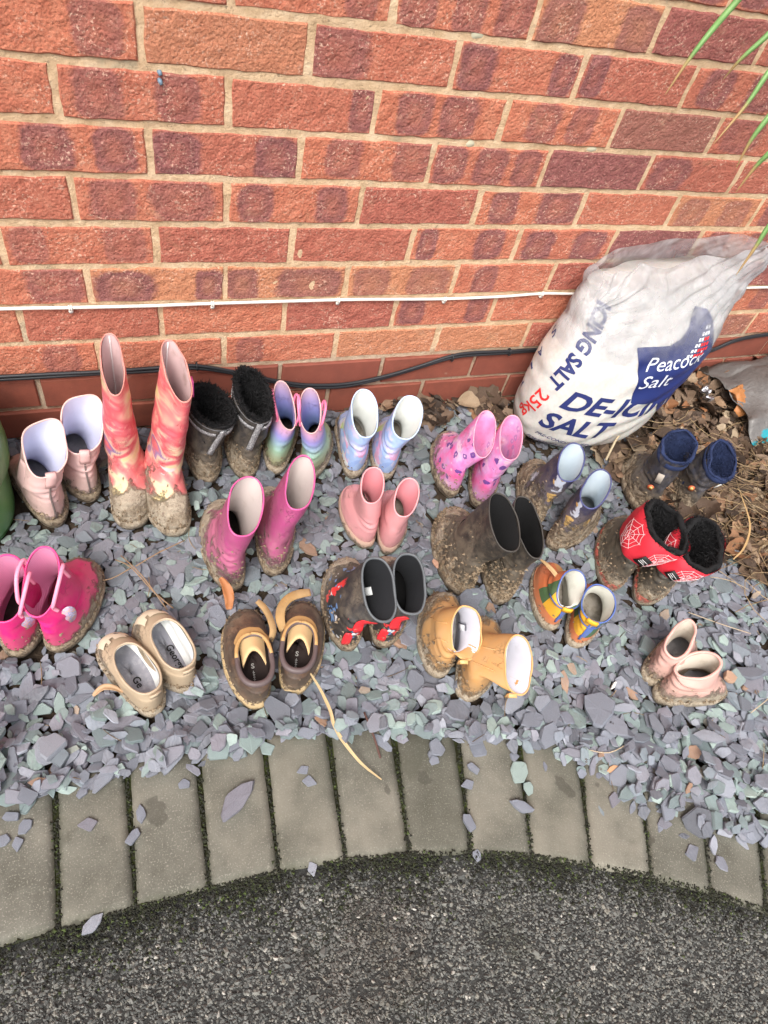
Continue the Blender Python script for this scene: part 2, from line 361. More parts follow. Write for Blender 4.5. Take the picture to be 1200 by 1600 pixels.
for x, z in ((-.27, .291), (-.033, .2905), (.201, .2905), (.436, .2905), (.662, .2855), (.889, .2915), (1.12, .285), (1.36, .2885), (1.58, .29)):
    arc = [(x, -.0065-.0045*math.sin(a), z+.0045*math.cos(a)) for a in [math.pi*i/8 for i in range(9)]]
    cl = cat([tube([Vector(p)+Vector((dx, 0, 0)) for p in arc], .0014, 5) for dx in (-.0016, .0016)])
    nail = tube([(x, .003, z-.0075), (x, -.008, z-.0075)], [.003, .0036], 8)
    quick('cable_clip', *cat([cl, nail]), M_WH, wc)
cb = [(-.75, .155), (-.168, .152), (-.011, .150), (.085, .150), (.161, .152), (.235, .133), (.327, .099), (.397, .080), (.484, .0755), (.569, .091), (.641, .111), (.712, .134), (.765, .141), (.855, .141), (.972, .139), (1.1, .118), (1.253, .106), (1.465, .100), (1.649, .146), (2.4, .15)]
bc = empty('black_cable', (0, 0, 0), label='pair of thin black cables sagging along the bottom of the wall', cat='cable')
for q, (dz, dy) in enumerate(((.0032, -.0085), (-.0034, -.0075))):
    P = crom([(x, dy-.004, z+dz+.001*math.sin(x*19+q*2)) for x, z in cb], 10)
    quick('cable_sheath', *tube(P, .0034, 8), M_BK, bc)
for x, z in ((.161, .152), (.712, .134), (.855, .1405)):
    quick('cable_tie', *tube([(x+.009*math.cos(0), -.0125+.007*math.cos(a)*1.0, z+.0085*math.sin(a)) for a in [2*math.pi*i/12 for i in range(12)]], .0016, 5), M_BK, bc)

# ------------------------------------------------------------------ ground: soil, paving edge, tarmac
ARC = [(-.62, -.915), (-.35, -.884), (-.201, -.875), (-.129, -.877), (-.045, -.877), (.053, -.881), (.149, -.887), (.239, -.898), (.333, -.916), (.423, -.939), (.513, -.969), (.601, -1.007), (.689, -1.048), (.772, -1.094), (.847, -1.143), (.93, -1.21), (1.05, -1.33), (1.2, -1.52)]
arcx = np.array([a[0] for a in ARC]); arcy = np.array([a[1] for a in ARC])
def soil_mat():
    g = G('dark_soil'); c = g.ramp(g.noise(30, 8, .7), [(.3, (.03, .022, .016)), (.6, (.075, .055, .04)), (.8, (.13, .10, .075))])
    return g.end(c, .95, g.bump(g.noise(90, 8, .75), 1, .006), .1)
M_SOIL = soil_mat()
def sheet(name, x0, x1, y0, y1, nx, ny, fz, mat, **k):
    X, Y = np.meshgrid(np.linspace(x0, x1, nx+1), np.linspace(y0, y1, ny+1)); Z = fz(X, Y)
    V = np.stack([X.ravel(), Y.ravel(), Z.ravel()], 1); a = (np.arange(ny)[:, None]*(nx+1)+np.arange(nx)[None]).ravel()
    return link(name, np_mesh(name, V, np.stack([a, a+1, a+nx+2, a+nx+1], 1)), mat, **k)
def wav(X, Y, f, s=0):
    return (np.sin(X*f+1.3+s)*np.cos(Y*f*.8+s*2)+np.sin((X+Y)*f*1.7+s*3)*.5+np.cos((X-Y*1.3)*f*2.9+s)*.3)/1.8
sheet('ground', -40, 40, -40, 40, 60, 60, lambda X, Y: X*0-.055, M_SOIL, kind='structure')
sheet('soil_bed', -.9, 2.45, -1.9, .04, 160, 90, lambda X, Y: -.0225+.004*wav(X, Y, 11), M_SOIL, kind='structure')
def concrete_mat():
    g = G('weathered_concrete'); rnd = g.rand(); P = g.vadd(g.P, g.comb(g.math('MULTIPLY', rnd, 31.0), 0, 0)); x, y, z = g.sep()
    c = g.ramp(g.noise(13, 7, .65, P=P), [(.3, (.088, .086, .070)), (.5, (.140, .136, .114)), (.75, (.200, .194, .164))])
    c = g.mix(g.ss(g.noise(420, 3, .6, P=P), .55, .68, 0, .5), c, (.42, .40, .34))
    c = g.mix(g.ss(g.noise(330, 3, .6, P=g.vadd(P, 5.0)), .60, .70, 0, .45), c, (.09, .085, .07))
    e = g.math('MAXIMUM', g.math('DIVIDE', g.math('ABSOLUTE', x), .049), g.math('DIVIDE', g.math('ABSOLUTE', y), .099))
    c = g.mix(g.ss(g.math('ADD', e, g.math('MULTIPLY', g.math('SUBTRACT', g.noise(40, 5, .7, P=P), .5), .35)), .86, 1.06, 0, .75), c, (.075, .078, .05))
    c = g.mix(g.ss(g.noise(9, 6, .65, P=P), .58, .68, 0, .6), c, (.075, .075, .058)); c = g.mix(g.math('MULTIPLY', g.ss(y, .02, .10, 0, .7), g.ss(g.noise(28, 7, .7, P=P), .38, .62)), c, (.06, .052, .04))
    c = g.mix(g.math('MULTIPLY', rnd, .42), c, (.075, .075, .055)); c = g.mix(g.ss(g.noise(3.5, 5, .6, P=P), .45, .62, 0, .45), c, (.30, .28, .23)); c = g.mix(g.math('MULTIPLY', g.ss(g.noise(16, 3, .5, P=g.vadd(P, 21.0)), .66, .69), .55), c, (.055, .052, .042))
    c = g.mix(g.ss(g.noise(30, 6, .7, P=g.vadd(P, 9.0)), .70, .75, 0, .6), c, (.40, .38, .33))
    return g.end(c, .9, g.bump(g.noise(300, 6, .7, P=P), .6, .0013), .2)
M_CON = concrete_mat()
def paver_mesh(seed):
    bm = bmesh.new(); hx, hy = .0485, .0985; nx, ny = 8, 14
    g_ = {}
    for j in range(ny+1):
        for i in range(nx+1):
            X = -hx+2*hx*i/nx; Y = -hy+2*hy*j/ny; ed = i in (0, nx) or j in (0, ny)
            z = -.0025-random.random()*.001 if ed else noise.noise(Vector((X*30+seed*7, Y*30, 0)))*.0006
            q = noise.noise(Vector((X*60+seed, Y*60, seed)))*.0012
            g_[i, j] = bm.verts.new((X+(q if i in (0, nx) else 0), Y+(q if j in (0, ny) else 0), z))
    for j in range(ny):
        for i in range(nx): bm.faces.new((g_[i, j], g_[i+1, j], g_[i+1, j+1], g_[i, j+1]))
    ring = [(i, 0) for i in range(nx)]+[(nx, j) for j in range(ny)]+[(i, ny) for i in range(nx, 0, -1)]+[(0, j) for j in range(ny, 0, -1)]
    lo = [bm.verts.new((g_[p].co.x*1.015, g_[p].co.y*1.006, -.05)) for p in ring]
    for a in range(len(ring)):
        b = (a+1) % len(ring); bm.faces.new((lo[a], lo[b], g_[ring[b]], g_[ring[a]]))
    me = bpy.data.meshes.new('paver'); bm.to_mesh(me); bm.free(); me.materials.append(M_CON)
    me.polygons.foreach_set('use_smooth', [True]*len(me.polygons)); return me
PM = [paver_mesh(i) for i in range(5)]
edging = empty('paving_edge', (0.3, -.8, 0), label='curved edging of grey concrete blocks between slate and tarmac', cat='edging', kind='structure')
# walk along the arc with joints measured in the photograph (outer/tarmac end positions), extended both sides
JO = [(-.20-.1042*i, float(np.interp(-.20-.1042*i, arcx, arcy))) for i in range(4, 0, -1)]
JO += [(-.201, -.874), (-.135, -.876), (-.043, -.876), (.051, -.882), (.145, -.887), (.239, -.897), (.333, -.915), (.425, -.938), (.515, -.969), (.601, -1.007), (.689, -1.046), (.772, -1.093), (.849, -1.142)]
JI = [(a-.004, -.674) for a, b in JO[:4]]
JI += [(-.203, -.675), (-.133, -.678), (-.036, -.678), (.064, -.684), (.164, -.690), (.265, -.703), (.369, -.727), (.473, -.756), (.575, -.790), (.673, -.833), (.769, -.880), (.862, -.935), (.95, -.99)]
JO[4] = (-.238, -.874); JI[4] = (-.238, -.674)
for i, (dx, dy) in enumerate([(.075, -.06), (.07, -.066), (.066, -.07), (.062, -.075), (.058, -.08)]):
    JO.append((JO[-1][0]+dx, JO[-1][1]+dy)); JI.append((JI[-1][0]+dx*1.12, JI[-1][1]+dy*1.0))
for i in range(len(JO)-1):
    c = (Vector((*JO[i], 0))+Vector((*JO[i+1], 0))+Vector((*JI[i], 0))+Vector((*JI[i+1], 0)))/4
    d = ((Vector((*JI[i], 0))+Vector((*JI[i+1], 0)))-(Vector((*JO[i], 0))+Vector((*JO[i+1], 0)))).normalized()
    p = bpy.data.objects.new('paving_block', PM[i % 5]); COL.objects.link(p); p.parent = edging
    wmid = ((Vector((*JO[i+1], 0))+Vector((*JI[i+1], 0)))-(Vector((*JO[i], 0))+Vector((*JI[i], 0)))).length/2
    p.location = c-Vector((.3, -.8, 0))+Vector((0, 0, random.uniform(-.0015, .001))); p.rotation_euler = (random.uniform(-.006, .006), random.uniform(-.006, .006), math.atan2(d.y, d.x)-math.pi/2)
    p.scale = (min(1.06, max(.6, (wmid-.0045)/.097*.972)), 1, 1)
def moss_mat():
    g = G('moss_and_grime'); n = g.noise(25, 7, .7)
    c = g.ramp(n, [(.3, (.013, .013, .008)), (.5, (.028, .03, .013)), (.62, (.05, .065, .018)), (.8, (.10, .14, .03))])
    return g.end(c, .95, g.bump(g.noise(140, 7, .8), 1, .005), .1)
M_MOSS = moss_mat()
# packed dirt filling the joints between the blocks, ~4 mm below their tops
V, F = [], []; pts = list(zip(JO, JI)); n2 = 10
for i in range(len(pts)-1):
    for s_ in range(8):
        t = s_/8
        for j in range(n2+1):
            u = j/n2; a = Vector(pts[i][0]).lerp(Vector(pts[i+1][0]), t); b = Vector(pts[i][1]).lerp(Vector(pts[i+1][1]), t); q = a.lerp(b, u)
            V.append((q.x, q.y, -.0055+.0022*noise.noise(Vector((q.x*60, q.y*60, 0)))))
m_ = n2+1
for i in range(len(V)//m_-1):
    for j in range(n2): F.append((i*m_+j, (i+1)*m_+j, (i+1)*m_+j+1, i*m_+j+1))
quick('joint_dirt', V, F, M_MOSS, edging).location = (-.3, .8, 0)
# moss crumbs in the joints and along the tarmac edge
def crumbs(name, pts, size, mat, parent=None, hz=.6, **k):
    n = len(pts); base = np.array([(1, 0, 0), (-.5, .87, 0), (-.5, -.87, 0), (0, 0, 1), (0, 0, -.6)], float)
    Fb = np.array([(0, 1, 3), (1, 2, 3), (2, 0, 3), (1, 0, 4), (2, 1, 4), (0, 2, 4)])
    P = np.array(pts); a = rng.uniform(0, 6.28, n); s = size*rng.uniform(.5, 1.4, n)
    b = base[None]*rng.uniform(.6, 1.4, (n, 5, 3)); x = b[..., 0]*np.cos(a)[:, None]-b[..., 1]*np.sin(a)[:, None]; y = b[..., 0]*np.sin(a)[:, None]+b[..., 1]*np.cos(a)[:, None]
    V = np.stack([x, y, b[..., 2]*hz], -1)*s[:, None, None]+P[:, None]
    F = (Fb[None]+np.arange(n)[:, None, None]*5).reshape(-1, 3)
    return link(name, np_mesh(name, V.reshape(-1, 3), F, {'rnd': np.repeat(rng.random(n), 5)}), mat, parent, False, **k)
mp = []
for i in range(len(JO)):
    a, b = Vector(JO[i]), Vector(JI[i])
    for _ in range(190):
        t = random.random()**1.3; q = a.lerp(b, t); mp.append((q.x+random.gauss(0, .0022), q.y+random.gauss(0, .003), -.0035+random.random()*.002))
for _ in range(19000):
    x = random.uniform(-.6, 1.0); y = float(np.interp(x, arcx, arcy)); q = random.expovariate(1/.020)
    if noise.noise(Vector((x*14, 2, 0)))+.45 < random.random()*.8: continue
    mp.append((x, y-q+.003, -.004+random.random()*.004-q*.05))
g = G('moss_tuft'); M_MC = g.end(g.ramp(g.attr('rnd'), [(.1, (.012, .012, .008)), (.7, (.020, .022, .011)), (.92, (.035, .045, .015)), (1, (.07, .10, .025))]), .9)
crumbs('moss', mp, .0022, M_MC, kind='stuff')
# tarmac
def tar_mat():
    g = G('tarmac_binder'); c = g.ramp(g.noise(60, 8, .7), [(.3, (.02, .02, .02)), (.55, (.05, .05, .047)), (.8, (.09, .09, .082))])
    c = g.mix(g.ss(g.noise(4.5, 5, .6), .55, .66, 0, .5), c, (.03, .035, .014))
    return g.end(c, .8, g.bump(g.noise(200, 8, .8), 1, .004), .3)
sheet('tarmac', -3, 4, -4, -.86, 200, 120, lambda X, Y: -.0085+.0016*wav(X, Y, 9)-.0*X, tar_mat(), kind='structure')
TM = bpy.data.objects['tarmac']
bm = bmesh.new(); bm.from_mesh(TM.data)
bmesh.ops.delete(bm, geom=[f for f in bm.faces if f.calc_center_median().y > np.interp(f.calc_center_median().x, arcx, arcy)+.03], context='FACES'); bm.to_mesh(TM.data); bm.free()
def stone_mat(name, src):
    g = G(name); f = g.attr('rnd') if src == 'a' else g.rand()
    c = g.ramp(f, [(0, (.035, .037, .035)), (.3, (.09, .093, .088)), (.6, (.145, .147, .137)), (.85, (.19, .19, .172)), (.985, (.25, .24, .205)), (.998, (.55, .53, .48))])
    c = g.mix(g.ss(g.noise(5, 5, .65), .55, .68, 0, .45), c, (.05, .052, .03))
    c = g.mix(g.ss(g.noise(3.1, 4, .6, P=g.vadd(g.P, 3.0)), .60, .68, 0, .18), c, (.10, .06, .035))
    c = g.mix(g.noise(300, 4), g.mix(.35, c, (.02, .02, .02)), c)
    return g.end(c, .65, g.bump(g.noise(400, 4), .4, .001), .4)
n = 118000
X = rng.uniform(-.42, 1.28, n*2); Y = rng.uniform(-1.62, -.87, n*2)
ye = np.interp(X, arcx, arcy); keep = (Y < ye-.003-rng.exponential(.010, n*2)) & (Y > -1.62); X, Y = X[keep][:n], Y[keep][:n]; n = len(X)
base = np.array([(1, 0, 0), (.3, .95, .1), (-.8, .6, 0), (-.8, -.6, .1), (.3, -.95, 0), (.45, .1, .75), (-.35, -.15, .85)], float)
Fb = np.array([(0, 1, 5), (1, 2, 6), (1, 6, 5), (2, 3, 6), (3, 4, 6), (4, 5, 6), (4, 0, 5)])
a = rng.uniform(0, 6.28, n); s = .0022*rng.lognormal(0, .35, n); b = base[None]*rng.uniform(.65, 1.3, (n, 7, 3)); b[..., 1] *= .72
tl = rng.normal(0, .35, (n, 2)); b[..., 2] += b[..., 0]*tl[:, :1]+b[..., 1]*tl[:, 1:]
V = np.stack([b[..., 0]*np.cos(a)[:, None]-b[..., 1]*np.sin(a)[:, None], b[..., 0]*np.sin(a)[:, None]+b[..., 1]*np.cos(a)[:, None], b[..., 2]*.8-.15], -1)*s[:, None, None]
V += np.stack([X, Y, -.0078+.0016*wav(X, Y, 9)+rng.uniform(-.0008, .0007, n)], 1)[:, None]
link('tarmac_chippings', np_mesh('tarmac_chippings', V.reshape(-1, 3), (Fb[None]+np.arange(n)[:, None, None]*7).reshape(-1, 3), {'rnd': np.repeat(rng.random(n), 7)}), stone_mat('tarmac_stone', 'a'), TM, False, kind='stuff')

# ------------------------------------------------------------------ where each boot stands: heel, heading, length, rim back, rim front (along, across, up), rim width
BT = {
 'A1':((-0.108,-0.231),112,0.165,(0.003,-0.011,0.122),(0.086,-0.037,0.166),0.072),
 'A2':((-0.049,-0.183),101,0.165,(0.005,-0.005,0.118),(0.090,-0.029,0.172),0.071),
 'B1':((0.017,-0.075),-91,0.185,(0.005,0.005,0.295),(0.103,0.005,0.247),0.036),
 'B2':((0.086,-0.100),-89,0.190,(0.008,0.025,0.300),(0.111,0.036,0.252),0.039),
 'C1':((0.164,-0.175),94,0.170,(-0.000,-0.030,0.146),(0.094,-0.008,0.172),0.076),
 'C2':((0.239,-0.173),78,0.170,(0.004,-0.021,0.156),(0.095,0.009,0.202),0.066),
 'D1':((0.299,-0.168),66,0.150,(0.005,-0.017,0.121),(0.083,0.017,0.171),0.040),
 'D2':((0.359,-0.194),66,0.150,(0.004,0.008,0.124),(0.083,0.024,0.168),0.043),
 'E1':((0.457,-0.202),80,0.165,(0.003,-0.008,0.110),(0.091,-0.006,0.160),0.055),
 'E2':((0.521,-0.217),66,0.165,(0.004,-0.014,0.116),(0.091,-0.019,0.158),0.059),
 'F1':((0.167,-0.425),87,0.185,(0.003,-0.013,0.154),(0.098,-0.032,0.192),0.060),
 'F2':((0.243,-0.407),81,0.185,(0.001,-0.026,0.187),(0.097,-0.041,0.215),0.050),
 'G1':((0.433,-0.380),87,0.140,(0.007,0.012,0.126),(0.077,-0.004,0.146),0.046),
 'G2':((0.468,-0.399),70,0.140,(0.003,-0.006,0.109),(0.077,-0.015,0.136),0.045),
 'H1':((0.651,-0.285),73,0.165,(-0.003,-0.028,0.125),(0.083,-0.034,0.174),0.046),
 'H2':((0.699,-0.322),64,0.165,(0.002,-0.016,0.146),(0.090,-0.012,0.186),0.048),
 'I1':((0.807,-0.388),66,0.165,(0.001,-0.011,0.139),(0.084,-0.025,0.169),0.054),
 'I2':((0.814,-0.448),30,0.170,(0.006,-0.013,0.139),(0.095,0.002,0.166),0.052),
 'J1':((0.583,-0.518),77,0.185,(-0.016,-0.036,0.163),(0.092,-0.022,0.197),0.039),
 'J2':((0.648,-0.550),72,0.185,(-0.002,-0.013,0.155),(0.108,0.009,0.189),0.037),
 'K1':((1.080,-0.403),64,0.165,(0.007,0.006,0.152),(0.088,-0.010,0.180),0.073),
 'K2':((1.178,-0.421),61,0.165,(-0.003,-0.019,0.127),(0.085,-0.017,0.160),0.065),
 'L1':((0.893,-0.568),50,0.185,(-0.010,-0.042,0.166),(0.102,-0.007,0.180),0.112),
 'L2':((0.944,-0.610),42,0.185,(-0.004,-0.034,0.149),(0.100,-0.014,0.188),0.108),
 'M1':((0.474,-0.664),66,0.160,(-0.004,-0.026,0.059),(0.084,-0.020,0.109),0.053),
 'M2':((0.505,-0.714),54,0.160,(-0.013,-0.061,0.100),(0.080,-0.041,0.127),0.048),
 'N1':((0.722,-0.623),65,0.140,(0.002,-0.006,0.066),(0.074,-0.016,0.099),0.049),
 'N2':((0.751,-0.666),48,0.140,(0.004,0.001,0.083),(0.078,-0.000,0.102),0.058),
 'O1':((0.859,-0.761),22,0.140,(0.004,0.004,0.085),(0.078,0.017,0.115),0.044),
 'O2':((0.861,-0.792),-8,0.140,(0.002,0.010,0.075),(0.076,0.012,0.110),0.046),
 'P1':((0.335,-0.581),76,0.175,(-0.008,-0.040,0.111),(0.092,-0.025,0.153),0.052),
 'P2':((0.397,-0.588),70,0.175,(-0.001,-0.023,0.116),(0.095,-0.011,0.155),0.052),
 'Q1':((0.164,-0.647),86,0.170,(0.007,0.015,0.068),(0.095,0.001,0.079),0.058),
 'Q2':((0.222,-0.638),70,0.165,(0.005,-0.004,0.055),(0.093,0.006,0.042),0.053),
 'R1':((0.014,-0.620),114,0.150,(0.006,-0.004,0.062),(0.104,-0.004,0.060),0.054),
 'R2':((0.067,-0.593),110,0.150,(0.006,-0.002,0.064),(0.104,-0.004,0.062),0.055),
 'S1':((-0.180,-0.477),68,0.165,(0.004,0.002,0.096),(0.088,0.009,0.151),0.061),
 'S2':((-0.123,-0.481),70,0.165,(-0.000,0.011,0.104),(0.087,0.012,0.163),0.051),
}
def in_boot(x, y, pad=.0):
    for (h, ang, L, rb, rf, w_) in BT.values():
        a = math.radians(ang); dx, dy = x-h[0], y-h[1]; s = dx*math.cos(a)+dy*math.sin(a); l = -dx*math.sin(a)+dy*math.cos(a)
        if -pad-.004 < s < L+.004+pad and abs(l) < (.155+.05*s/L)*L+pad: return True
    return False
SACK_FOOT = lambda x, y: .89 < x < 1.28 and y > -.205

# ------------------------------------------------------------------ slate chips: dropped one by one on a height map so that they lie on each other
def slate_mat(name, src, val=None):
    g = G(name); f = g.attr('rnd') if src == 'a' else g.rand()
    if val is not None: f = g.math('ADD', g.math('MULTIPLY', f, .02), val)
    P = g.P if src == 'a' else g.vadd(g.P, g.comb(g.math('MULTIPLY', f, 9.0), f, 0))
    c = g.ramp(f, [(0, (.110, .118, .138)), (.16, (.230, .250, .300)), (.30, (.150, .162, .196)), (.44, (.330, .350, .405)), (.55, (.205, .198, .235)), (.66, (.225, .255, .300)), (.76, (.170, .222, .230)),
                   (.90, (.26, .34, .32)), (.988, (.36, .46, .42)), (.996, (.36, .22, .14))])
    w_ = g.n('ShaderNodeTexWave', wave_type='BANDS'); g.set(w_.inputs['Vector'], P); w_.inputs['Scale'].default_value = 45; w_.inputs['Distortion'].default_value = 14; w_.inputs['Detail'].default_value = 4
    c = g.mix(g.ss(g.noise(38, 7, .7, P=P), .3, .7, .55, 0), c, g.mix(.55, c, (.05, .05, .06)))
    c = g.mix(g.ss(g.noise(70, 6, .7, P=P), .58, .75, 0, .5), c, (.26, .255, .275))
    c = g.mix(g.math('MULTIPLY', w_.outputs['Fac'], .16), c, (.24, .24, .26))
    x, y, z = g.sep(g.n('ShaderNodeNewGeometry').outputs['Position'])          # soil dust lies where the gravel bed is dirty, towards the wall and the leaves
    d = g.math('ADD', g.ss(y, -.62, -.15, 0, .42), g.ss(g.noise(6, 4, P=g.comb(x, y, 0)), .55, .7, 0, .4))
    dn = g.ss(g.noise(55, 6, .7, P=P), .45, .62)
    c = g.mix(g.math('MULTIPLY', d, g.math('ADD', .25, g.math('MULTIPLY', dn, .55))), c, (.085, .075, .070))
    return g.end(c, g.ss(g.noise(60, 4, P=P), .3, .7, .5, .72), g.bump(g.math('ADD', g.noise(120, 7, .7, P=P), g.math('MULTIPLY', w_.outputs['Fac'], .3)), .5, .0014), .45)
M_SLA, M_SLO = slate_mat('slate', 'a'), slate_mat('slate_piece', 'o')
def chip_proto(asp, nv):
    a = np.sort((np.arange(nv)+rng.uniform(-.33, .33, nv))*2*np.pi/nv); r = rng.uniform(.78, 1.12, nv)
    p = np.stack([np.cos(a)*r, np.sin(a)*r*asp], 1)
    if rng.random() < .4: p[:, 0] = np.where(p[:, 0] > 0, p[:, 0]*.72, p[:, 0])
    # rounded outline: cut corners once
    q = []
    for i in range(nv):
        A, B = p[i], p[(i+1) % nv]; k_ = rng.uniform(.05, .16); q += [A*(1-k_)+B*k_, A*k_+B*(1-k_)]
    p = np.array(q); n = len(p); tilt = rng.uniform(-.22, .22, 2)
    th = .23*rng.uniform(.5, 1.7)
    def lay(s, z, jit): return np.column_stack([p*s*(1+rng.normal(0, jit, (n, 1))), np.full(n, z)+(p@tilt*th if z > 0 else 0)+rng.normal(0, .012, n)])
    V = np.vstack([lay(.93, -th*.5, .02), lay(1.0, 0.0, .02), lay(.93, th*.5, .03), [[0, 0, th*.56]]])
    F = []
    for i in range(n):
        k = (i+1) % n; F += [(i, k, n+k), (i, n+k, n+i), (n+i, n+k, 2*n+k), (n+i, 2*n+k, 2*n+i), (2*n+i, 2*n+k, 3*n)]
    return p, th, V, np.array(F)
PROT = [chip_proto(rng.uniform(.34, .85), int(rng.integers(4, 8))) for _ in range(36)]
gx0, gx1, gy0, gy1, RES = -.62, 1.95, -1.32, .0, .0028
NX, NY = int((gx1-gx0)/RES), int((gy1-gy0)/RES)
GX, GY = np.meshgrid(gx0+RES*(np.arange(NX)+.5), gy0+RES*(np.arange(NY)+.5))
GE = [(-.62, -.71), (-.35, -.70), (-.201, -.700), (-.121, -.704), (-.036, -.707), (.052, -.714), (.168, -.708), (.266, -.722), (.37, -.738), (.464, -.778), (.571, -.812), (.674, -.865), (.741, -.95), (.812, -1.015), (.931, -1.05), (1.1, -1.14), (1.3, -1.26), (1.95, -1.32)]
gex, gey = np.array(GE).T; gey = gey+.012
PIx = np.array([a for a, b in JI]); PIy = np.array([b for a, b in JI])
on_pave = GY < np.interp(GX, PIx, PIy)
H = np.where(on_pave, -.002, -.019+.004*wav(GX, GY, 11)+.011*np.clip(1-(GY-np.interp(GX, PIx, PIy))/.13, 0, 1))
BOOTM = np.zeros_like(H, bool)
for (h, ang, L, rb, rf, w_) in BT.values():
    a = math.radians(ang); dx, dy = GX-h[0], GY-h[1]; s = dx*math.cos(a)+dy*math.sin(a); l = -dx*math.sin(a)+dy*math.cos(a)
    BOOTM |= (s > -.002) & (s < L+.002) & (np.abs(l) < (.15+.05*s/L)*L)
BOOTM |= (GX > .9) & (GX < 1.27) & (GY > -.19)
POTM = (GX+.296)**2+(GY+.175)**2 < .118**2
COV = np.zeros_like(H, bool)
cache = {}
def footprint(pi, size, ai, sub):
    key = (pi, round(size*2000), ai)
    if key in cache: return cache[key]
    p = PROT[pi][0]*size*.9; a = ai*math.pi/12; c, s = math.cos(a), math.sin(a); p = np.stack([p[:, 0]*c-p[:, 1]*s, p[:, 0]*s+p[:, 1]*c], 1)
    m = int(np.abs(p).max()/RES)+1; ix, iy = np.meshgrid(np.arange(-m, m+1), np.arange(-m, m+1)); qx, qy = ix*RES, iy*RES
    ins = np.ones(ix.shape, bool); n = len(p)
    for i in range(n):
        A, B = p[i], p[(i+1) % n]; ins &= (B[0]-A[0])*(qy-A[1])-(B[1]-A[1])*(qx-A[0]) > 0
    iy_, ix_ = iy[ins], ix[ins]
    if len(ix_) < 6: cache[key] = None; return None
    M = np.stack([ix_*RES, iy_*RES, np.ones(len(ix_))], 1); cache[key] = (ix_, iy_, M, np.linalg.pinv(M)); return cache[key]
chips = []   # (proto, size, ax, ay, az, x, y, z, nx, ny, layer)
def drop(x, y, size, layer, allow_boot=False, maxslope=.42):
    pi = int(rng.integers(len(PROT))); ai = int(rng.integers(24)); fp = footprint(pi, size, ai, 0)
    if fp is None: return False
    ix, iy, M, Pv = fp; cx, cy = int((x-gx0)/RES), int((y-gy0)/RES); ax, ay = ix+cx, iy+cy
    if ax.min() < 0 or ay.min() < 0 or ax.max() >= NX or ay.max() >= NY: return False
    if POTM[ay, ax].any(): return False
    if not allow_boot and BOOTM[ay, ax].mean() > .13: return False
    h = H[ay, ax]; A, B, C_ = Pv@h
    A += rng.normal(0, .11); B += rng.normal(0, .11)
    sl = math.hypot(A, B)
    if sl > maxslope: A *= maxslope/sl; B *= maxslope/sl
    pl = M[:, 0]*A+M[:, 1]*B; C_ = np.quantile(h-pl, .80)
    th = PROT[pi][1]*size
    nh = pl+C_+th; H[ay, ax] = np.maximum(h, nh); COV[ay, ax] = True
    chips.append((pi, size, ai*math.pi/12, x, y, C_+th*.5, A, B, layer)); return True
def dens(x, y):
    e = float(np.interp(x, gex, gey)); return y-e
for layer, n, sc in ((0, 4300, 1.0), (1, 4600, 1.0), (2, 4800, 1.0), (3, 3000, 1.0)):
    for _ in range(n):
        x = rng.uniform(gx0+.03, gx1-.03); y = rng.uniform(gy0+.03, -.012); d = dens(x, y)
        if d < 0: continue
        if d < .02 and rng.random() < .35: continue
        leafy = x > 1.05 and y > -.62+(.12*math.sin(x*9)) or (x > .88 and y > -.25)
        if leafy and rng.random() < (.35 if layer < 2 else .8): continue
        near = sm(-.35, -.75, y)
        size = .5*rng.lognormal(math.log(.0285+.006*near), .33)*(1.08 if layer >= 2 else 1)*sc
        size = min(size, .033)
        if rng.random() < .12: size *= .55
        if rng.random() < .012 and layer > 0: size = rng.uniform(.028, .036)
        drop(x, y, size, layer, allow_boot=layer < 2)
# fill the bare spots that are left
for rep in range(4):
    jj, ii = np.nonzero(~COV & ~BOOTM & (GY > np.interp(GX, gex, gey)+.012) & ~((GX > 1.08) & (GY > -.58)) & ~((GX > .9) & (GY > -.2)) & ~POTM)
    if not len(jj): break
    pk = rng.choice(len(jj), min(len(jj), 900), replace=False)
    for q in pk:
        if not COV[jj[q], ii[q]]: drop(gx0+ii[q]*RES, gy0+jj[q]*RES, .5*rng.lognormal(math.log(.027), .25), 1)
# a ragged fringe spilling over the paving
for _ in range(420):
    x = rng.uniform(-.5, 1.6); e = float(np.interp(x, gex, gey)); y = e-rng.exponential(.009)+.004
    if x > .6: y -= rng.exponential(.016)
    if y > gy0+.04: drop(x, y, .5*rng.lognormal(math.log(.030), .28), 3)
dz = float(np.median(H[(~BOOTM) & (GY > -.62) & (GX > -.1) & (GX < 1)]))-.006
def chip_matrix(c):
    pi, size, a, x, y, z, A, B, layer = c; nz = Vector((-A, -B, 1)).normalized(); ux = Vector((1, 0, A)).normalized(); uy = nz.cross(ux)
    R = Matrix((ux, uy, nz)).transposed()@Matrix.Rotation(a, 3, 'Z')
    return Matrix.Translation((x, y, z))@R.to_4x4()@Matrix.Diagonal((size, size, size*1.0, 1))
CAMP = camo.matrix_world.translation; CI = camo.matrix_world.inverted()
def seen(x, y, z=0):
    q = CI@Vector((x, y, z)); 
    if q.z > -.1: return 0
    u, v = q.x/-q.z*1070, q.y/-q.z*1070
    return 1/(-q.z) if abs(u) < 610 and abs(v) < 815 else 0
sc_ = [(c[1]*math.sqrt(.6)*seen(c[3], c[4])*(1 if c[8] >= 2 else .45), i) for i, c in enumerate(chips)]
sc_.sort(reverse=True); single = set(i for s, i in sc_[:296])
bed = empty('slate_bed', (.5, -.45, 0), label='bed of purple grey and greenish slate chips between wall and paving', kind='structure')
PME = []
for i, (p, th, V, F) in enumerate(PROT): me = np_mesh('slate_chip', V, F); me.materials.append(M_SLO); me.polygons.foreach_set('use_smooth', [False]*len(me.polygons)); PME.append(me)
AV, AF, AR = [], [], []; off = 0; inv = Matrix.Translation((-.5, .45, 0))
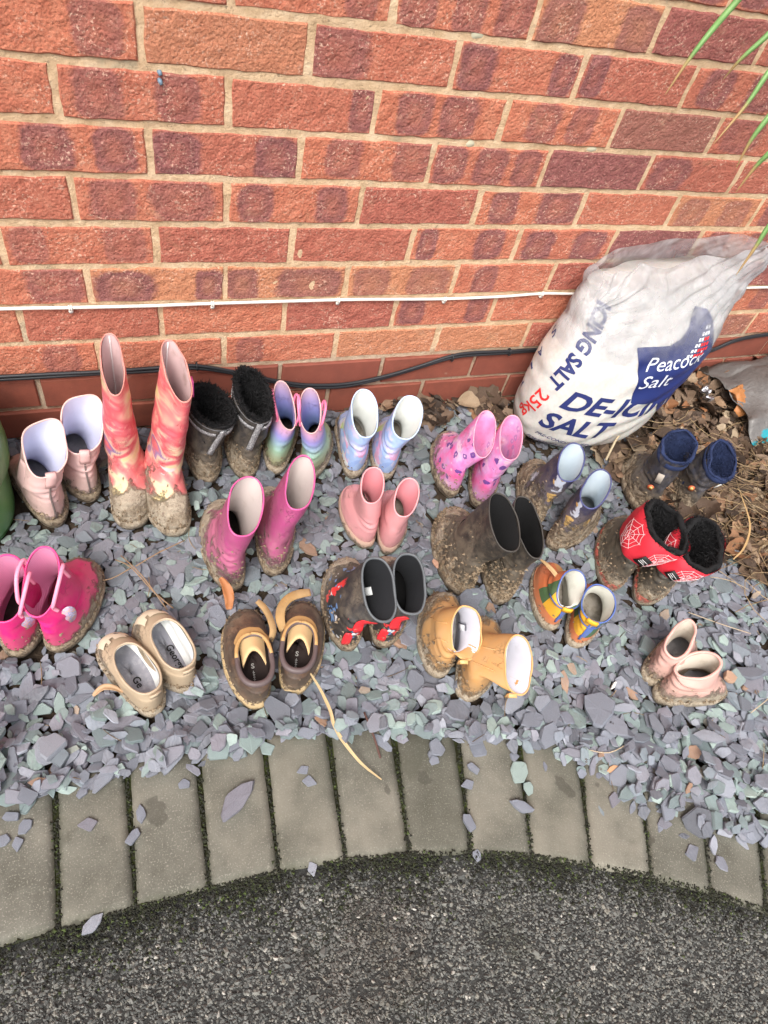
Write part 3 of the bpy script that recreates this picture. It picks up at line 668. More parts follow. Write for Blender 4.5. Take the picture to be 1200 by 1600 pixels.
for i, c in enumerate(chips):
    M = chip_matrix(c)
    if i in single:
        o = bpy.data.objects.new('slate_chip', PME[c[0]]); COL.objects.link(o); o.parent = bed; o.matrix_local = inv@M; continue
    V, F = PROT[c[0]][2:]; Mn = np.array(inv@M); AV.append(V@Mn[:3, :3].T+Mn[:3, 3]); AF.append(F+off); off += len(V); AR.append(np.full(len(V), rng.random()))
link('slate_chippings', np_mesh('slate_chippings', np.vstack(AV), np.vstack(AF), {'rnd': np.concatenate(AR)}), M_SLA, bed, False, kind='stuff')
print('chips', len(chips), 'bed height', dz)
def height(x, y):
    i, j = int((x-gx0)/RES), int((y-gy0)/RES)
    return float(H[min(max(j, 0), NY-1), min(max(i, 0), NX-1)])
# stray slates on the paving, each its own thing
STRAY = [(.105, -.779, .036, .40, 40, 'largest slate, a purple grey oblong one lying on the middle of the fourth paving block'),
 (-.091, -.758, .018, .75, 5, 'purple grey slate lying in the middle of the second paving block'),
 (-.038, -.791, .017, .6, 50, 'grey slate lying across the joint right of the second paving block'),
 (-.098, -.715, .012, .6, 35, 'small slate near the top of the second paving block'),
 (-.024, -.762, .014, .5, 95, 'narrow slate standing out by the joint on the third paving block'),
 (.212, -.761, .014, .7, 20, 'upper of two slates on the fifth paving block'),
 (.214, -.779, .016, .7, 160, 'lower of two slates on the fifth paving block'),
 (.431, -.945, .011, .8, 90, 'small slate lying at the tarmac edge below the middle joint'),
 (.417, -.800, .013, .9, 20, 'small round slate high on the seventh paving block'),
 (.435, -.902, .020, .6, 105, 'long slate lying over the joint near the tarmac, below centre'),
 (.457, -.848, .016, .7, 10, 'grey slate lying on the joint, under the pair of overlapping slates'),
 (.474, -.828, .016, .6, 130, 'slate at the top of the joint right of the seventh block'),
 (.527, -.903, .021, .45, 145, 'long slanting slate on the ninth paving block'),
 (.551, -.878, .014, .8, 80, 'greenish slate beside the joint above the long slanting slate'),
 (.547, -.850, .025, .8, 60, 'big pale green slate lying at the top of the paving, right of centre'),
 (-.095, -.880, .017, .5, 40, 'pale slate lying alone on the mossy tarmac edge at bottom left'),
 (.191, -.894, .014, .75, 100, 'pale blue grey slate at the tarmac edge below the brown shoes'),
 (-.186, -.722, .016, .6, 170, 'topmost slate of the little cluster on the first block'),
 (-.170, -.738, .014, .8, 60, 'right slate of the little cluster on the first block'),
 (-.197, -.750, .013, .8, 20, 'leftmost slate of the little cluster on the first block'),
 (-.180, -.757, .014, .7, 100, 'lowest slate of the little cluster on the first block'),
 (.040, -.738, .013, .9, 10, 'round slate at the top of the third paving block'),
 (.748, -.988, .018, .7, 170, 'purple slate lying apart on the paving at right'),
 (.686, -.932, .019, .7, 60, 'purple slate on the tenth paving block'),
 (.722, -.928, .018, .75, 100, 'pale slate beside the purple one on the tenth block')]
M_ST_ = dict(purple=slate_mat('purple_slate', 'o', .54), grey=slate_mat('grey_slate', 'o', .17), green=slate_mat('greenish_slate', 'o', .93), pale=slate_mat('pale_slate', 'o', .43), dark=slate_mat('dark_slate', 'o', .56))
for x, y, s, asp, a, lb in STRAY:
    i = min(range(len(PROT)), key=lambda k: abs(np.ptp(PROT[k][0][:, 1])/np.ptp(PROT[k][0][:, 0])-asp)+.05*((k*7+int(a)) % 5))
    me_ = PME[i].copy(); me_.materials.clear(); me_.materials.append(M_ST_[next((k_ for k_ in ('green', 'purple', 'dark', 'pale') if k_ in lb[:34]), 'grey')])
    o = bpy.data.objects.new('slate_chip', me_); COL.objects.link(o)
    o.location = (x, y, .0005+PROT[i][1]*s*.5+(0 if y > np.interp(x, arcx, arcy) else -.003)); o.scale = (s, s, s); o.rotation_euler = (random.uniform(-.05, .05), random.uniform(-.05, .05), math.radians(a))
    tag(o, lb, 'slate', 'stray slates on the paving')

# ------------------------------------------------------------------ dead leaves, straw and litter in the corner
def leaf_mat(name, src):
    g = G(name); f = g.attr('rnd') if src == 'a' else g.rand()
    c = g.ramp(f, [(0, (.035, .025, .019)), (.28, (.085, .055, .038)), (.52, (.16, .105, .070)), (.74, (.25, .175, .12)), (.87, (.30, .13, .055)), (.96, (.40, .31, .21))])
    c = g.mix(g.ss(g.noise(50, 7, .75), .35, .65, .6, 0), c, g.mix(.6, c, (.03, .02, .015)))
    c = g.mix(g.ss(g.noise(24, 5, .7), .6, .75, 0, .4), c, (.38, .30, .22))
    return g.end(c, .7, g.bump(g.noise(140, 7, .7), .6, .0015), .3)
M_LFA, M_LFO = leaf_mat('dead_leaf_litter', 'a'), leaf_mat('dead_leaf', 'o')
def leaf_proto(asp, curl, fold, lobes=0):
    n = 7; V = []; m = 4
    for i in range(n+1):
        t = i/n; w_ = asp*math.sin(math.pi*min(1, t*.93+.04))**.75*(1+(.35*math.cos(t*math.pi*lobes) if lobes else 0))
        for j in range(-m//2, m//2+1):
            u = j/(m/2); yy = w_*u
            ang = (t-.5)*curl; X = (math.sin(ang)/curl if abs(curl) > .05 else t-.5)
            Z = ((1-math.cos(ang))/curl if abs(curl) > .05 else 0)+fold*abs(u)*w_+rng.normal(0, .025)+.12*math.sin(t*7+u*3)*asp
            V.append((X, yy*(1+rng.normal(0, .06)), Z))
    F = []
    for i in range(n):
        for j in range(m): a = i*(m+1)+j; F += [(a, a+1, a+m+2), (a, a+m+2, a+m+1)]
    return np.array(V), np.array(F)
LP = [leaf_proto(rng.uniform(.22, .42), rng.uniform(-2.2, 2.2), rng.uniform(-.6, .9), int(rng.integers(0, 2))*6) for _ in range(16)]
def leafiness(x, y):
    """0..1 how deep in leaves the spot is"""
    b = np.interp(x, [.3, .6, .75, .9, 1.02, 1.07, 1.10, 1.16, 1.22, 1.3, 1.5, 2.3], [0.02, -.035, -.05, -.17, -.20, -.29, -.38, -.47, -.60, -.66, -.72, -.8])
    return sm(-.035, .05, y-b+.025*math.sin(x*31+y*13))
leaves = []
tries = 0
while len(leaves) < 3900 and tries < 40000:
    tries += 1; x = random.uniform(.5, 2.3); y = random.uniform(-.85, -.01)
    q = leafiness(x, y)
    if random.random() > q: continue
    if x > 1.75 and random.random() < .55: continue
    s = random.choice((.022, .028, .034, .042, .055, .068))*random.uniform(.8, 1.2)
    if in_boot(x, y, .004) or (SACK_FOOT(x, y)): continue
    z = max(height(x, y), -.006) if x < 1.9 else 0
    z += .004+random.random()*.018*q+.035*sm(-.30, 0, y)*sm(1.2, 1.35, x)*random.random()
    leaves.append((s, x, y, z, random.randrange(16), random.uniform(0, 6.28), random.gauss(0, .35), random.gauss(0, .35)))
lf = sorted([(l[0]*seen(l[1], l[2])*(.4+l[3]*20), i) for i, l in enumerate(leaves)], reverse=True); pick = set(i for _, i in lf[:270])
litter = empty('leaf_litter', (1.3, -.3, 0), label='drift of brown dead leaves and straw in the corner under the sack', kind='structure')
LME = []
for V, F in LP: me = np_mesh('dead_leaf', V, F); me.materials.append(M_LFO); me.polygons.foreach_set('use_smooth', [True]*len(me.polygons)); LME.append(me)
AV, AF, AR, off = [], [], [], 0; inv = Matrix.Translation((-1.3, .3, 0))
for i, (s, x, y, z, p, a, rx, ry) in enumerate(leaves):
    M = inv@Matrix.Translation((x, y, z))@Matrix.Rotation(a, 4, 'Z')@Matrix.Rotation(rx, 4, 'X')@Matrix.Rotation(ry, 4, 'Y')@Matrix.Diagonal((s, s, s, 1))
    if i in pick:
        o = bpy.data.objects.new('dead_leaf', LME[p]); COL.objects.link(o); o.parent = litter; o.matrix_local = M
    else:
        V, F = LP[p]; Mn = np.array(M); AV.append(V@Mn[:3, :3].T+Mn[:3, 3]); AF.append(F+off); off += len(V); AR.append(np.full(len(V), rng.random()))
# crumbs of broken leaf everywhere in the drift and a sprinkle in the slate
for _ in range(9000):
    x = random.uniform(.45, 2.2); y = random.uniform(-.9, -.01); q = leafiness(x, y)
    if random.random() > q*.95+.02: continue
    if in_boot(x, y, .002): continue
    V, F = LP[random.randrange(16)]; s = random.uniform(.005, .014)
    M = inv@Matrix.Translation((x, y, height(x, y)*(x < 1.9)+.002+random.random()*.012*q))@Matrix.Rotation(random.uniform(0, 6.28), 4, 'Z')@Matrix.Rotation(random.gauss(0, .5), 4, 'X')@Matrix.Diagonal((s, s, s, 1))
    Vs = V[::2][:20]; idx = np.array([(i, i+1, i+3) for i in range(0, 15, 2)]); Mn = np.array(M)
    AV.append(Vs@Mn[:3, :3].T+Mn[:3, 3]); AF.append(idx+off); off += 20; AR.append(np.full(20, rng.random()))
link('leaf_crumbs', np_mesh('leaf_crumbs', np.vstack(AV), np.vstack(AF), {'rnd': np.concatenate(AR)}), M_LFA, litter, True, kind='stuff')
# straw and needles
def straws(n, fx, L0, L1, r, name, parent, mat, org=(1.3, -.3, 0)):
    AV, AF, AR, off = [], [], [], 0
    for _ in range(n):
        x, y, z, a = fx(); L = random.uniform(L0, L1); k = random.gauss(0, 3.5); P = []; m = 6
        up = random.uniform(-.05, .12)
        for i in range(m):
            t = i/(m-1)-.5; b = a+k*t*L*2; P.append((x+math.cos(b)*t*L, y+math.sin(b)*t*L, z+up*L*(t+.5)*(1-t)*.6+random.gauss(0, .0006)))
        V, F = tube([Vector(p)-Vector(org) for p in P], [r*(1-.5*abs(i/(m-1)-.4)) for i in range(m)], 4, False)
        V = np.array([tuple(v) for v in V]); AV.append(V); AF.append(np.array(F)+off); off += len(V); AR.append(np.full(len(V), random.random()))
    link(name, np_mesh(name, np.vstack(AV), np.vstack(AF), {'rnd': np.concatenate(AR)}), mat, parent, True, kind='stuff')
g = G('dry_straw'); M_ST = g.end(g.mix(g.ss(g.noise(60, 5), .4, .7, 0, .5), g.ramp(g.attr('rnd'), [(.1, (.10, .065, .035)), (.5, (.26, .175, .09)), (.9, (.42, .31, .17))]), (.09, .06, .035)), .6)
def fx_a():
    while True:
        x = random.gauss(1.42, .17); y = random.gauss(-.42, .13)
        if x > 1.12 and y < -.12 and not in_boot(x, y, .01): return x, y, max(height(x, y), 0)+.012+random.random()*.016, random.gauss(-.35, .55)
def fx_b():
    while True:
        x = random.uniform(.6, 2.1); y = random.uniform(-.8, -.03)
        if random.random() < leafiness(x, y) and not in_boot(x, y, .01) and not SACK_FOOT(x, y): return x, y, height(x, y)*(x < 1.9)+.008+random.random()*.02, random.uniform(0, 3.14)
def fx_c():
    while True:
        x = random.uniform(-.4, 1.6); y = random.uniform(-.95, -.02)
        if dens(x, y) > -.02 and not in_boot(x, y, .01): return x, y, height(x, y)+.002, random.uniform(0, 3.14)
straws(230, fx_a, .08, .26, .0010, 'straw_tangle', litter, M_ST)
straws(260, fx_b, .03, .12, .0009, 'leaf_stalks', litter, M_ST)
straws(110, fx_c, .012, .05, .0007, 'fine_twigs', bed, M_ST, (.5, -.45, 0))
# single leaves and straws that can be pointed at
def lone_leaf(x, y, z, s, rot, col, label, proto=0, asp=1.0, name='dead_leaf'):
    me = LME[proto].copy(); me.materials.clear(); me.materials.append(plain('leaf_'+name, col, .6, .4, 90, .25))
    o = bpy.data.objects.new(name, me); COL.objects.link(o); o.location = (x, y, z); o.scale = (s, s*asp, s); o.rotation_euler = rot; return tag(o, label, 'leaf')
LP2 = LME
def strip_leaf(name, P, wd, col, label, cat_='leaf', curl=.3):
    P = crom(P, 5); V, F = [], []; n = len(P)
    for i, p in enumerate(P):
        p = Vector(p); t = Vector(P[min(i+1, n-1)])-Vector(P[max(i-1, 0)]); sd = t.cross(Vector((0, 0, 1))).normalized(); w_ = wd*math.sin(math.pi*(.08+.88*i/(n-1)))**.6
        up = sd.cross(t).normalized()
        for k_, (a_, b_) in enumerate(((-1, curl), (-.5, .1), (0, 0), (.5, .1), (1, curl))): V.append(p+sd*w_*(a_+.25*noise.noise(p*60+Vector((a_, 0, 0))))+up*w_*(b_+.5*noise.noise(p*45)))
        for k_, (a_, b_) in enumerate(((1, curl), (.5, .1), (0, 0), (-.5, .1), (-1, curl))): V.append(p+sd*w_*a_+up*(w_*b_+.0009))
    for i in range(n-1):
        for j in range(10): k = (j+1) % 10; F.append((i*10+j, i*10+k, i*10+10+k, i*10+10+j))
    return quick(name, V, F, plain(name+'_tissue', col, .6, .4, 120, .3), label=label, cat=cat_)
strip_leaf('dead_leaf', [(.150, -.476, .022), (.152, -.462, .034), (.149, -.446, .046), (.142, -.432, .056)], .0085, (.36, .14, .05), 'curled orange brown leaf standing behind the brown strapped shoe', curl=.5)
strip_leaf('dead_leaf', [(-.072, -.577, .012), (-.058, -.570, .018), (-.044, -.573, .018), (-.030, -.581, .012)], .0045, (.40, .26, .15), 'curled tan leaf lying in front of the muddy beige clog', curl=.7)
strip_leaf('dead_leaf', [(.740, -.575, .05), (.738, -.560, .072), (.731, -.535, .075), (.726, -.515, .07)], .005, (.50, .34, .17), 'thin pointed straw coloured leaf hanging from the heel of the navy boot')
strip_leaf('dead_leaf', [(1.20, -.57, .02), (1.24, -.55, .03), (1.29, -.50, .035), (1.32, -.42, .04)], .0022, (.42, .28, .13), 'long straw coloured leaf trailing out of the straw at the right')
for P, lb in (([(.252, -.626, .038), (.261, -.655, .036), (.267, -.69, .036), (.268, -.722, .035), (.282, -.757, .028), (.300, -.782, .014), (.323, -.806, .004)], 'long dry straw running from the brown shoe onto the paving'),):
    strip_leaf('dry_straw', P, .0027, (.52, .39, .21), lb, 'straw', .3)
quick('dry_twig', *tube(crom([(.326, -.70, .012), (.330, -.74, .010), (.331, -.775, .006)], 4), [.0018]*9, 6), plain('twig_bark', (.10, .05, .04), .6), label='thin dark red twig lying beside the long straw', cat='twig')
tw = [tube(crom(P, 4), .0011, 5) for P in ([(-.02, -.335, .012), (.004, -.362, .022), (.034, -.415, .020), (.062, -.450, .012)], [(-.01, -.33, .015), (.02, -.385, .026), (.052, -.452, .014)], [(.012, -.36, .02), (.05, -.34, .02), (.10, -.315, .012)], [(.004, -.362, .02), (-.03, -.375, .016), (-.06, -.37, .01)])]
quick('dry_twig', *cat(tw), plain('dry_stem', (.30, .20, .12), .6), label='forked dry brown twig lying on the slate above the beige clogs', cat='twig')
quick('dry_twig', *tube(crom([(1.04, -.27, .03), (1.075, -.235, .055), (1.10, -.215, .06), (1.12, -.17, .03)], 5), .0028, 6), plain('pale_stem', (.45, .37, .24), .6), label='pale forked stem standing behind the right navy patterned welly', cat='twig')
tw = [([(1.02, -.66, .015), (1.07, -.70, .02), (1.13, -.73, .012)], 'fine pale twig on the slate right of the colour block boots'), ([(1.02, -.87, .012), (1.10, -.845, .02), (1.17, -.80, .012)], 'fine straight pale stem on the slate at far right'), ([(.675, -.85, .01), (.71, -.865, .012), (.76, -.858, .01)], 'short pale stem in the slate below the small pink boots')]
for P, lb in tw: quick('dry_twig', *tube(crom(P, 4), .0009, 5), plain('fine_stem', (.5, .4, .28), .6), label=lb, cat='twig')
def pebble(x, y, z, s, col, lb, sq=(1, .8, .6)):
    p_, th_, Vp, Fp = PROT[int(x*997) % 36]; Vp = Vp*np.array([s*1.05*sq[0], s*1.15*sq[1], s*3.2*sq[2]])
    o = link('pebble', np_mesh('pebble', Vp, Fp), plain('pebble_stone', col, .8, .5, 90, .3), None, False, label=lb, cat='pebble'); o.location = (x, y, z); o.rotation_euler = (.15, -.2, x*9)
pebble(.545, -.455, .018, .012, (.45, .27, .19), 'orange pink pebble left of the muddy black boots')
pebble(.775, -.762, .020, .010, (.72, .70, .66), 'small white pebble between the colour block and small pink boots', (1, .6, .7))
pebble(.705, -.890, .008, .010, (.48, .27, .15), 'orange brown pebble at the edge of the paving at right', (1.2, .7, .5))
pebble(1.02, -.80, .014, .017, (.45, .29, .20), 'flat tan pebble beside the right small pink boot', (1, .8, .4))
pebble(.335, -.665, .014, .013, (.30, .25, .20), 'brown rounded stone in the slate below the black and red boots')

# ------------------------------------------------------------------ boots
def ring_pts(xb, zb, lb, xf, zf, lf, hw, nn=2.3, egg=0., n=44, bend=0.):
    out = []
    for i in range(n):
        a = 2*math.pi*i/n; c, s = math.cos(a), math.sin(a)
        cx = math.copysign(abs(c)**(2/nn), c); sy = math.copysign(abs(s)**(2/nn), s)
        t = (cx+1)/2; y = hw*sy*(1+egg*c)+lb+(lf-lb)*t+bend*math.sin(math.pi*t)*1.0
        out.append((xb+(xf-xb)*t, y, zb+(zf-zb)*t))
    return out
N = 44
def loft(rings, close_bottom=False, close_top=False, flip=False):
    V = [p for r in rings for p in r]; F = []; n = len(rings[0])
    for i in range(len(rings)-1):
        for j in range(n):
            k = (j+1) % n; q = (i*n+j, i*n+k, (i+1)*n+k, (i+1)*n+j); F.append(q[::-1] if flip else q)
    if close_bottom: F.append(tuple(range(n))[::-1])
    if close_top: F.append(tuple((len(rings)-1)*n+j for j in range(n)))
    return V, F
def wobble(V, amp, sc, seed, zmin=.012, lo=.3):
    out = []
    for p in V:
        p = Vector(p); k = amp*sm(zmin, zmin+.03, p.z)+amp*lo
        q = p*sc+Vector((seed, seed*2, 0)); out.append((p.x+noise.noise(q)*k, p.y+noise.noise(q+Vector((7, 3, 9)))*k, p.z+noise.noise(q+Vector((1, 8, 5)))*k*.5))
    return out
RIM = dict(normal=(2.3, .0))
def boot(key, label, cat_, group, M, side=1, fw=.37, th=None, rn=2.2, megg=0., ankle=True, sole_t=.013, liner_in=.0032, wob=.0012, rimwob=0, ank_w=None, dip=0, rimr=.0017, name='welly_boot', soleout=.002, shaft_n=None, insf=1.0):
    """M: dict upper, sole, lining, insole, rim materials.  side +1/-1 mirrors the bend of the foot"""
    h, ang, L, rb, rf, w_ = BT[key]; th = th or .30*L; hwS = fw*L/2; seed = (sum(map(ord, key))*1.37) % 40
    root = empty(name, (h[0], h[1], -.002), math.radians(ang), label=label, cat=cat_, group=group)
    bend = -side*.045*L
    def R(xb, zb, xf, zf, hw, nn=2.3, egg=.0, lb=0., lf=0., bd=0.): return (xb, zb, lb, xf, zf, lf, hw, nn, egg, bd)
    low = rf[2] < th*1.45                                              # shoe or clog: the rim sits on the instep
    K = [R(.012*L, sole_t-.002, .985*L, sole_t-.001, hwS*.95, 2.35, .14, bd=bend),
         R(.004*L, sole_t+.006, .992*L, sole_t+.007, hwS*.98, 2.35, .14, bd=bend),
         R(.0, .45*th+.008, .975*L, .50*th, hwS*.97, 2.3, .13, bd=bend*.9)]
    if low:
        K += [R(.0, .72*rb[2]+.004, min(.93*L, rf[0]+.30*L), .80*th, hwS*.93, 2.2, .10, bd=bend*.6),
              R(-.004*L+rb[0]*.4, .86*rb[2], min(.86*L, rf[0]+.15*L), max(.98*th, rf[2]-.012), (hwS*.86+w_/2)/2+.002, 2.2, .06, lf=rf[1]*.6, lb=rb[1]*.6)]
    else:
        aw = ank_w or max(w_/2*.84, hwS*.66); ht = min(rb[2], rf[2])
        fx = min(.62*L, max(rf[0]+.012, .50*L))
        K += [R(-.004*L, .75*th+.010, .925*L, .80*th, hwS*.92, 2.25, .11, bd=bend*.7),
              R(-.002*L, 1.05*th+.010, .83*L, 1.00*th, hwS*.82, 2.2, .08, bd=bend*.5),
              R(.008*L, 1.30*th+.010, .715*L, 1.22*th, hwS*.72, 2.2, .04, bd=bend*.3),
              R(.020*L, 1.52*th+.010, fx, min(1.62*th, .8*ht+.01), aw, 2.15, .0, lb=rb[1]*.18, lf=rf[1]*.18)]
        if ht > 2.3*th:
            za = 1.62*th
            for t in (.33, .68):
                K.append(R(.02*L*(1-t)+rb[0]*t, (1.55*th+.01)*(1-t)+rb[2]*t, fx*(1-t)+rf[0]*t, za*(1-t)+rf[2]*t, aw*(1-t)+(w_/2)*t, 2.15, 0, lb=rb[1]*(.18+.82*t), lf=rf[1]*(.18+.82*t)))
    K.append(R(rb[0], rb[2], rf[0], rf[2], w_/2, rn, megg, lb=rb[1], lf=rf[1]))
    C = crom(K, 5)
    rings = [ring_pts(r[0], r[1], r[2], r[3], r[4], r[5], r[6], r[7], r[8], N, r[9]) for r in C]
    if dip:                                                            # rim dips at the sides or is ragged
        for q, rr in enumerate(rings[-6:]):
            kk = (q+1)/6
            rr[:] = [(x, y, z-dip*kk*abs(math.sin(2*math.pi*i/N))**2) for i, (x, y, z) in enumerate(rr)]
    V, F = loft(rings); V = wobble(V, wob, 28, seed); nR = len(rings)
    if not low:                                                        # creases where the ankle bends
        W = []
        for i_, p in enumerate(V):
            ri = rings[i_//N]; cx = sum(q_[0] for q_ in ri)/N; cy = sum(q_[1] for q_ in ri)/N; dx, dy = p[0]-cx, p[1]-cy; ln = math.hypot(dx, dy)+1e-6
            k_ = math.exp(-((p[2]-1.62*th)/(.42*th))**2)*.0024*math.sin(p[2]*430+3.2*noise.noise(Vector((p[0]*30, p[1]*30, seed))))*sm(-.25, .35, noise.noise(Vector((p[0]*22, p[1]*22, p[2]*10+seed))))
            W.append((p[0]+dx/ln*k_, p[1]+dy/ln*k_, p[2]))
        V = W
    top = V[-N:]
    quick('upper', V, F, M['upper'], root)
    # binding round the rim
    c = Vector((0, 0, 0))
    for p in top: c += Vector(p)/N
    rim = []
    for p in top:
        p = Vector(p); d = (c-p); d.normalize(); rim.append((p, d))
    RV = []; m = 8; upv = (Vector(top[0])-c).cross(Vector(top[N//4])-c).normalized()
    if upv.z < 0: upv = -upv
    for k_ in range(m):
        a = 2*math.pi*k_/m
        RV += [p+d*(rimr*.8+rimr*math.cos(a)*1.0)+upv*(rimr*math.sin(a)*1.1) for p, d in rim]
    RF = [(k_*N+j, k_*N+(j+1) % N, ((k_+1) % m)*N+(j+1) % N, ((k_+1) % m)*N+j) for k_ in range(m) for j in range(N)]
    RV = wobble(RV, rimwob, 55, seed+9, lo=.5) if rimwob else RV
    quick('rim', RV, RF, M.get('rim', M['upper']), root)
    # lining: from the rim down the inside of the shaft, opening towards the toe
    lr = []
    nl = 11
    for i in range(nl):
        t = i/(nl-1); src = rings[max(0, nR-1-int(round(t*min(nR-1, 5*(len(K)-3)))))]
        cc = Vector((sum(p[0] for p in src)/N, sum(p[1] for p in src)/N, sum(p[2] for p in src)/N))
        q = []
        for p in src:
            p = Vector(p); d = p-cc; ln = max(1e-5, math.hypot(d.x, d.y)); s_ = (ln-liner_in-.001*t)/ln; q.append((cc.x+d.x*s_, cc.y+d.y*s_, p.z))
        lr.append(q)
    lr.append(ring_pts(.03*L, sole_t+.007, 0, .90*L, sole_t+.010, 0, hwS*.84*insf, 2.3, .12, N, bend*.8))
    V2, F2 = loft(lr, flip=True); quick('lining', V2, F2, M['lining'], root)
    ir = [ring_pts(.025*L+.45*L*(1-s_), sole_t+.006+.0008*s_*0, 0, .93*L-.4*L*(1-s_), sole_t+.006, 0, hwS*.86*insf*s_, 2.3, .1, N, bend*.8*s_) for s_ in (.02, .5, .9, 1)]
    V3, F3 = loft(ir, close_bottom=True, flip=True)
    V3 = [(x, y, z+.0015*noise.noise(Vector((x*60, y*60, seed)))) for x, y, z in V3]; quick('insole', V3, F3, M['insole'], root)
    # outsole
    so_ = [ring_pts(.03*L, -.012, 0, .95*L, -.012, 0, hwS*.88, 2.4, .16, N, bend),
           ring_pts(-.004*L, -.009, 0, .998*L, -.008, 0, hwS*.99, 2.4, .15, N, bend),
           ring_pts(-.002-soleout, .002, 0, L+soleout, .003, 0, hwS+soleout, 2.4, .15, N, bend),
           ring_pts(-.002-soleout, sole_t-.003, 0, L+soleout, sole_t-.002, 0, hwS+soleout, 2.4, .15, N, bend),
           ring_pts(.001, sole_t, 0, L-.002, sole_t+.001, 0, hwS-.001, 2.4, .15, N, bend),
           ring_pts(.012, sole_t+.001, 0, L-.014, sole_t+.001, 0, hwS-.010, 2.4, .15, N, bend)]
    V4, F4 = loft(so_, close_bottom=True, close_top=True); V4 = wobble(V4, .0016, 55, seed+3, lo=.9); quick('sole', V4, F4, M['sole'], root)
    root['_l'] = 0; del root['_l']
    # clods of mud stuck to the welt
    return root, rings, V
def clods(root, rings, n, mat, zhi=.03, size=.0045, sole_t=.012, seed=1):
    """lumps of dried mud stuck on the outside of the boot"""
    r = random.Random(seed); pts = []
    for _ in range(n):
        z = abs(r.gauss(0, zhi*.5)); ri = [k for k in range(len(rings)) if rings[k][0][2] < zhi*1.6+.01]
        k = min(len(rings)-1, int(abs(r.gauss(0, len(ri)*.35)))); p = rings[k][r.randrange(N)]
        pts.append((p[0]+r.gauss(0, .001), p[1]+r.gauss(0, .001), p[2]-.001))
    return crumbs('dried_mud', pts, size, mat, root, hz=.55, kind='stuff')
def strap(P, wd, thk, n2=5, closed=False, nrm=None, taper=0):
    """flat band along P; nrm gives the band's outward normal at each point"""
    P = [Vector(p) for p in P]; V, F = [], []; n = len(P)
    for i, p in enumerate(P):
        t = (P[min(i+1, n-1)]-P[max(i-1, 0)]).normalized(); nn = Vector(nrm[i] if isinstance(nrm, list) else nrm); nn = (nn-t*nn.dot(t)).normalized(); s = t.cross(nn)
        w2 = wd/2*(1-taper*max(0, abs(i/(n-1)-.5)*2-.6)/.4*.6)
        V += [p-s*w2, p-s*w2*.9+nn*thk, p+s*w2*.9+nn*thk, p+s*w2]
    for i in range(n-1):
        for j in range(4): k = (j+1) % 4; F.append((i*4+j, i*4+k, i*4+4+k, i*4+4+j))
    F += [(3, 2, 1, 0), ((n-1)*4, (n-1)*4+1, (n-1)*4+2, (n-1)*4+3)]
    return V, F
def on_ring(rings, f, j, out=0.):
    """point on the shell: f = 0..1 bottom to rim, j = fraction round from the toe side (0) via left (.25) and heel (.5)"""
    k = f*(len(rings)-1); a, b = int(k), min(int(k)+1, len(rings)-1); t = k-a; q = (j % 1)*N; i0 = int(q) % N; i1 = (i0+1) % N; u = q-int(q)
    p = (Vector(rings[a][i0])*(1-u)+Vector(rings[a][i1])*u)*(1-t)+(Vector(rings[b][i0])*(1-u)+Vector(rings[b][i1])*u)*t
    c = sum((Vector(v) for v in rings[a]), Vector())/N; d = p-c; d.z = 0; d.normalize(); return p+d*out, d
def loop_handle(root, rings, j, mat, hgt=.026, span=.055, r=.0026, name='pull_loop'):
    """rubber loop standing on the rim at side j"""
    a, na = on_ring(rings, .985, j-span, .0015); b, nb = on_ring(rings, .985, j+span, .0015); a2, _ = on_ring(rings, .935, j-span, .0016); b2, _ = on_ring(rings, .935, j+span, .0016)
    up = Vector((0, 0, 1)); o = (na+nb).normalized()
    P = [a2, a, a+up*hgt*.55+o*.003, (a+b)/2+up*hgt+o*.006, b+up*hgt*.55+o*.003, b, b2]
    P = crom([tuple(p) for p in P], 5); V, F = tube(P, r, 8); quick(name, V, F, mat, root)
def fur(root, rings, n, L_, mat, f0=.6, seed=3, depth=.5, inside=.0035, name='fur', out=0):
    """tufts growing from the rim and the inside of the shaft"""
    r = random.Random(seed); V = []; nR = len(rings)
    cen = sum((Vector(v) for v in rings[-1]), Vector())/N
    for _ in range(n):
        rimmy = r.random() < .45; f = 1-abs(r.gauss(0, .012)) if rimmy else 1-r.random()*depth
        p, d = on_ring(rings, max(.3, min(1, f)), r.random(), -inside*(r.random() if rimmy else 1))
        if rimmy: dr = Vector((r.gauss(0, .5), r.gauss(0, .5), r.uniform(.2, 1)))-d*r.uniform(-.3-out, .9)
        else: dr = -d*r.uniform(.3, 1)+Vector((r.gauss(0, .4), r.gauss(0, .4), r.gauss(.15, .5)))
        dr = dr.normalized()*L_*r.uniform(.5, 1.2); s = dr.orthogonal().normalized(); s = Matrix.Rotation(r.uniform(0, 6.28), 3, dr)@s*L_*.10
        m = p+dr*.55+Vector((r.gauss(0, 1), r.gauss(0, 1), r.gauss(0, 1)))*L_*.12; e = p+dr+Vector((r.gauss(0, 1), r.gauss(0, 1), r.gauss(-.3, 1)))*L_*.25
        V += [p-s, p+s, m+s*.7, m-s*.7, e, e]
    V = np.array([tuple(v) for v in V]); k = np.arange(len(V)//6)[:, None]*6
    F = np.concatenate([k+np.array([[0, 1, 2]]), k+np.array([[0, 2, 3]]), k+np.array([[3, 2, 4]])])
    link(name, np_mesh(name, V, F), mat, root, False, kind='stuff')

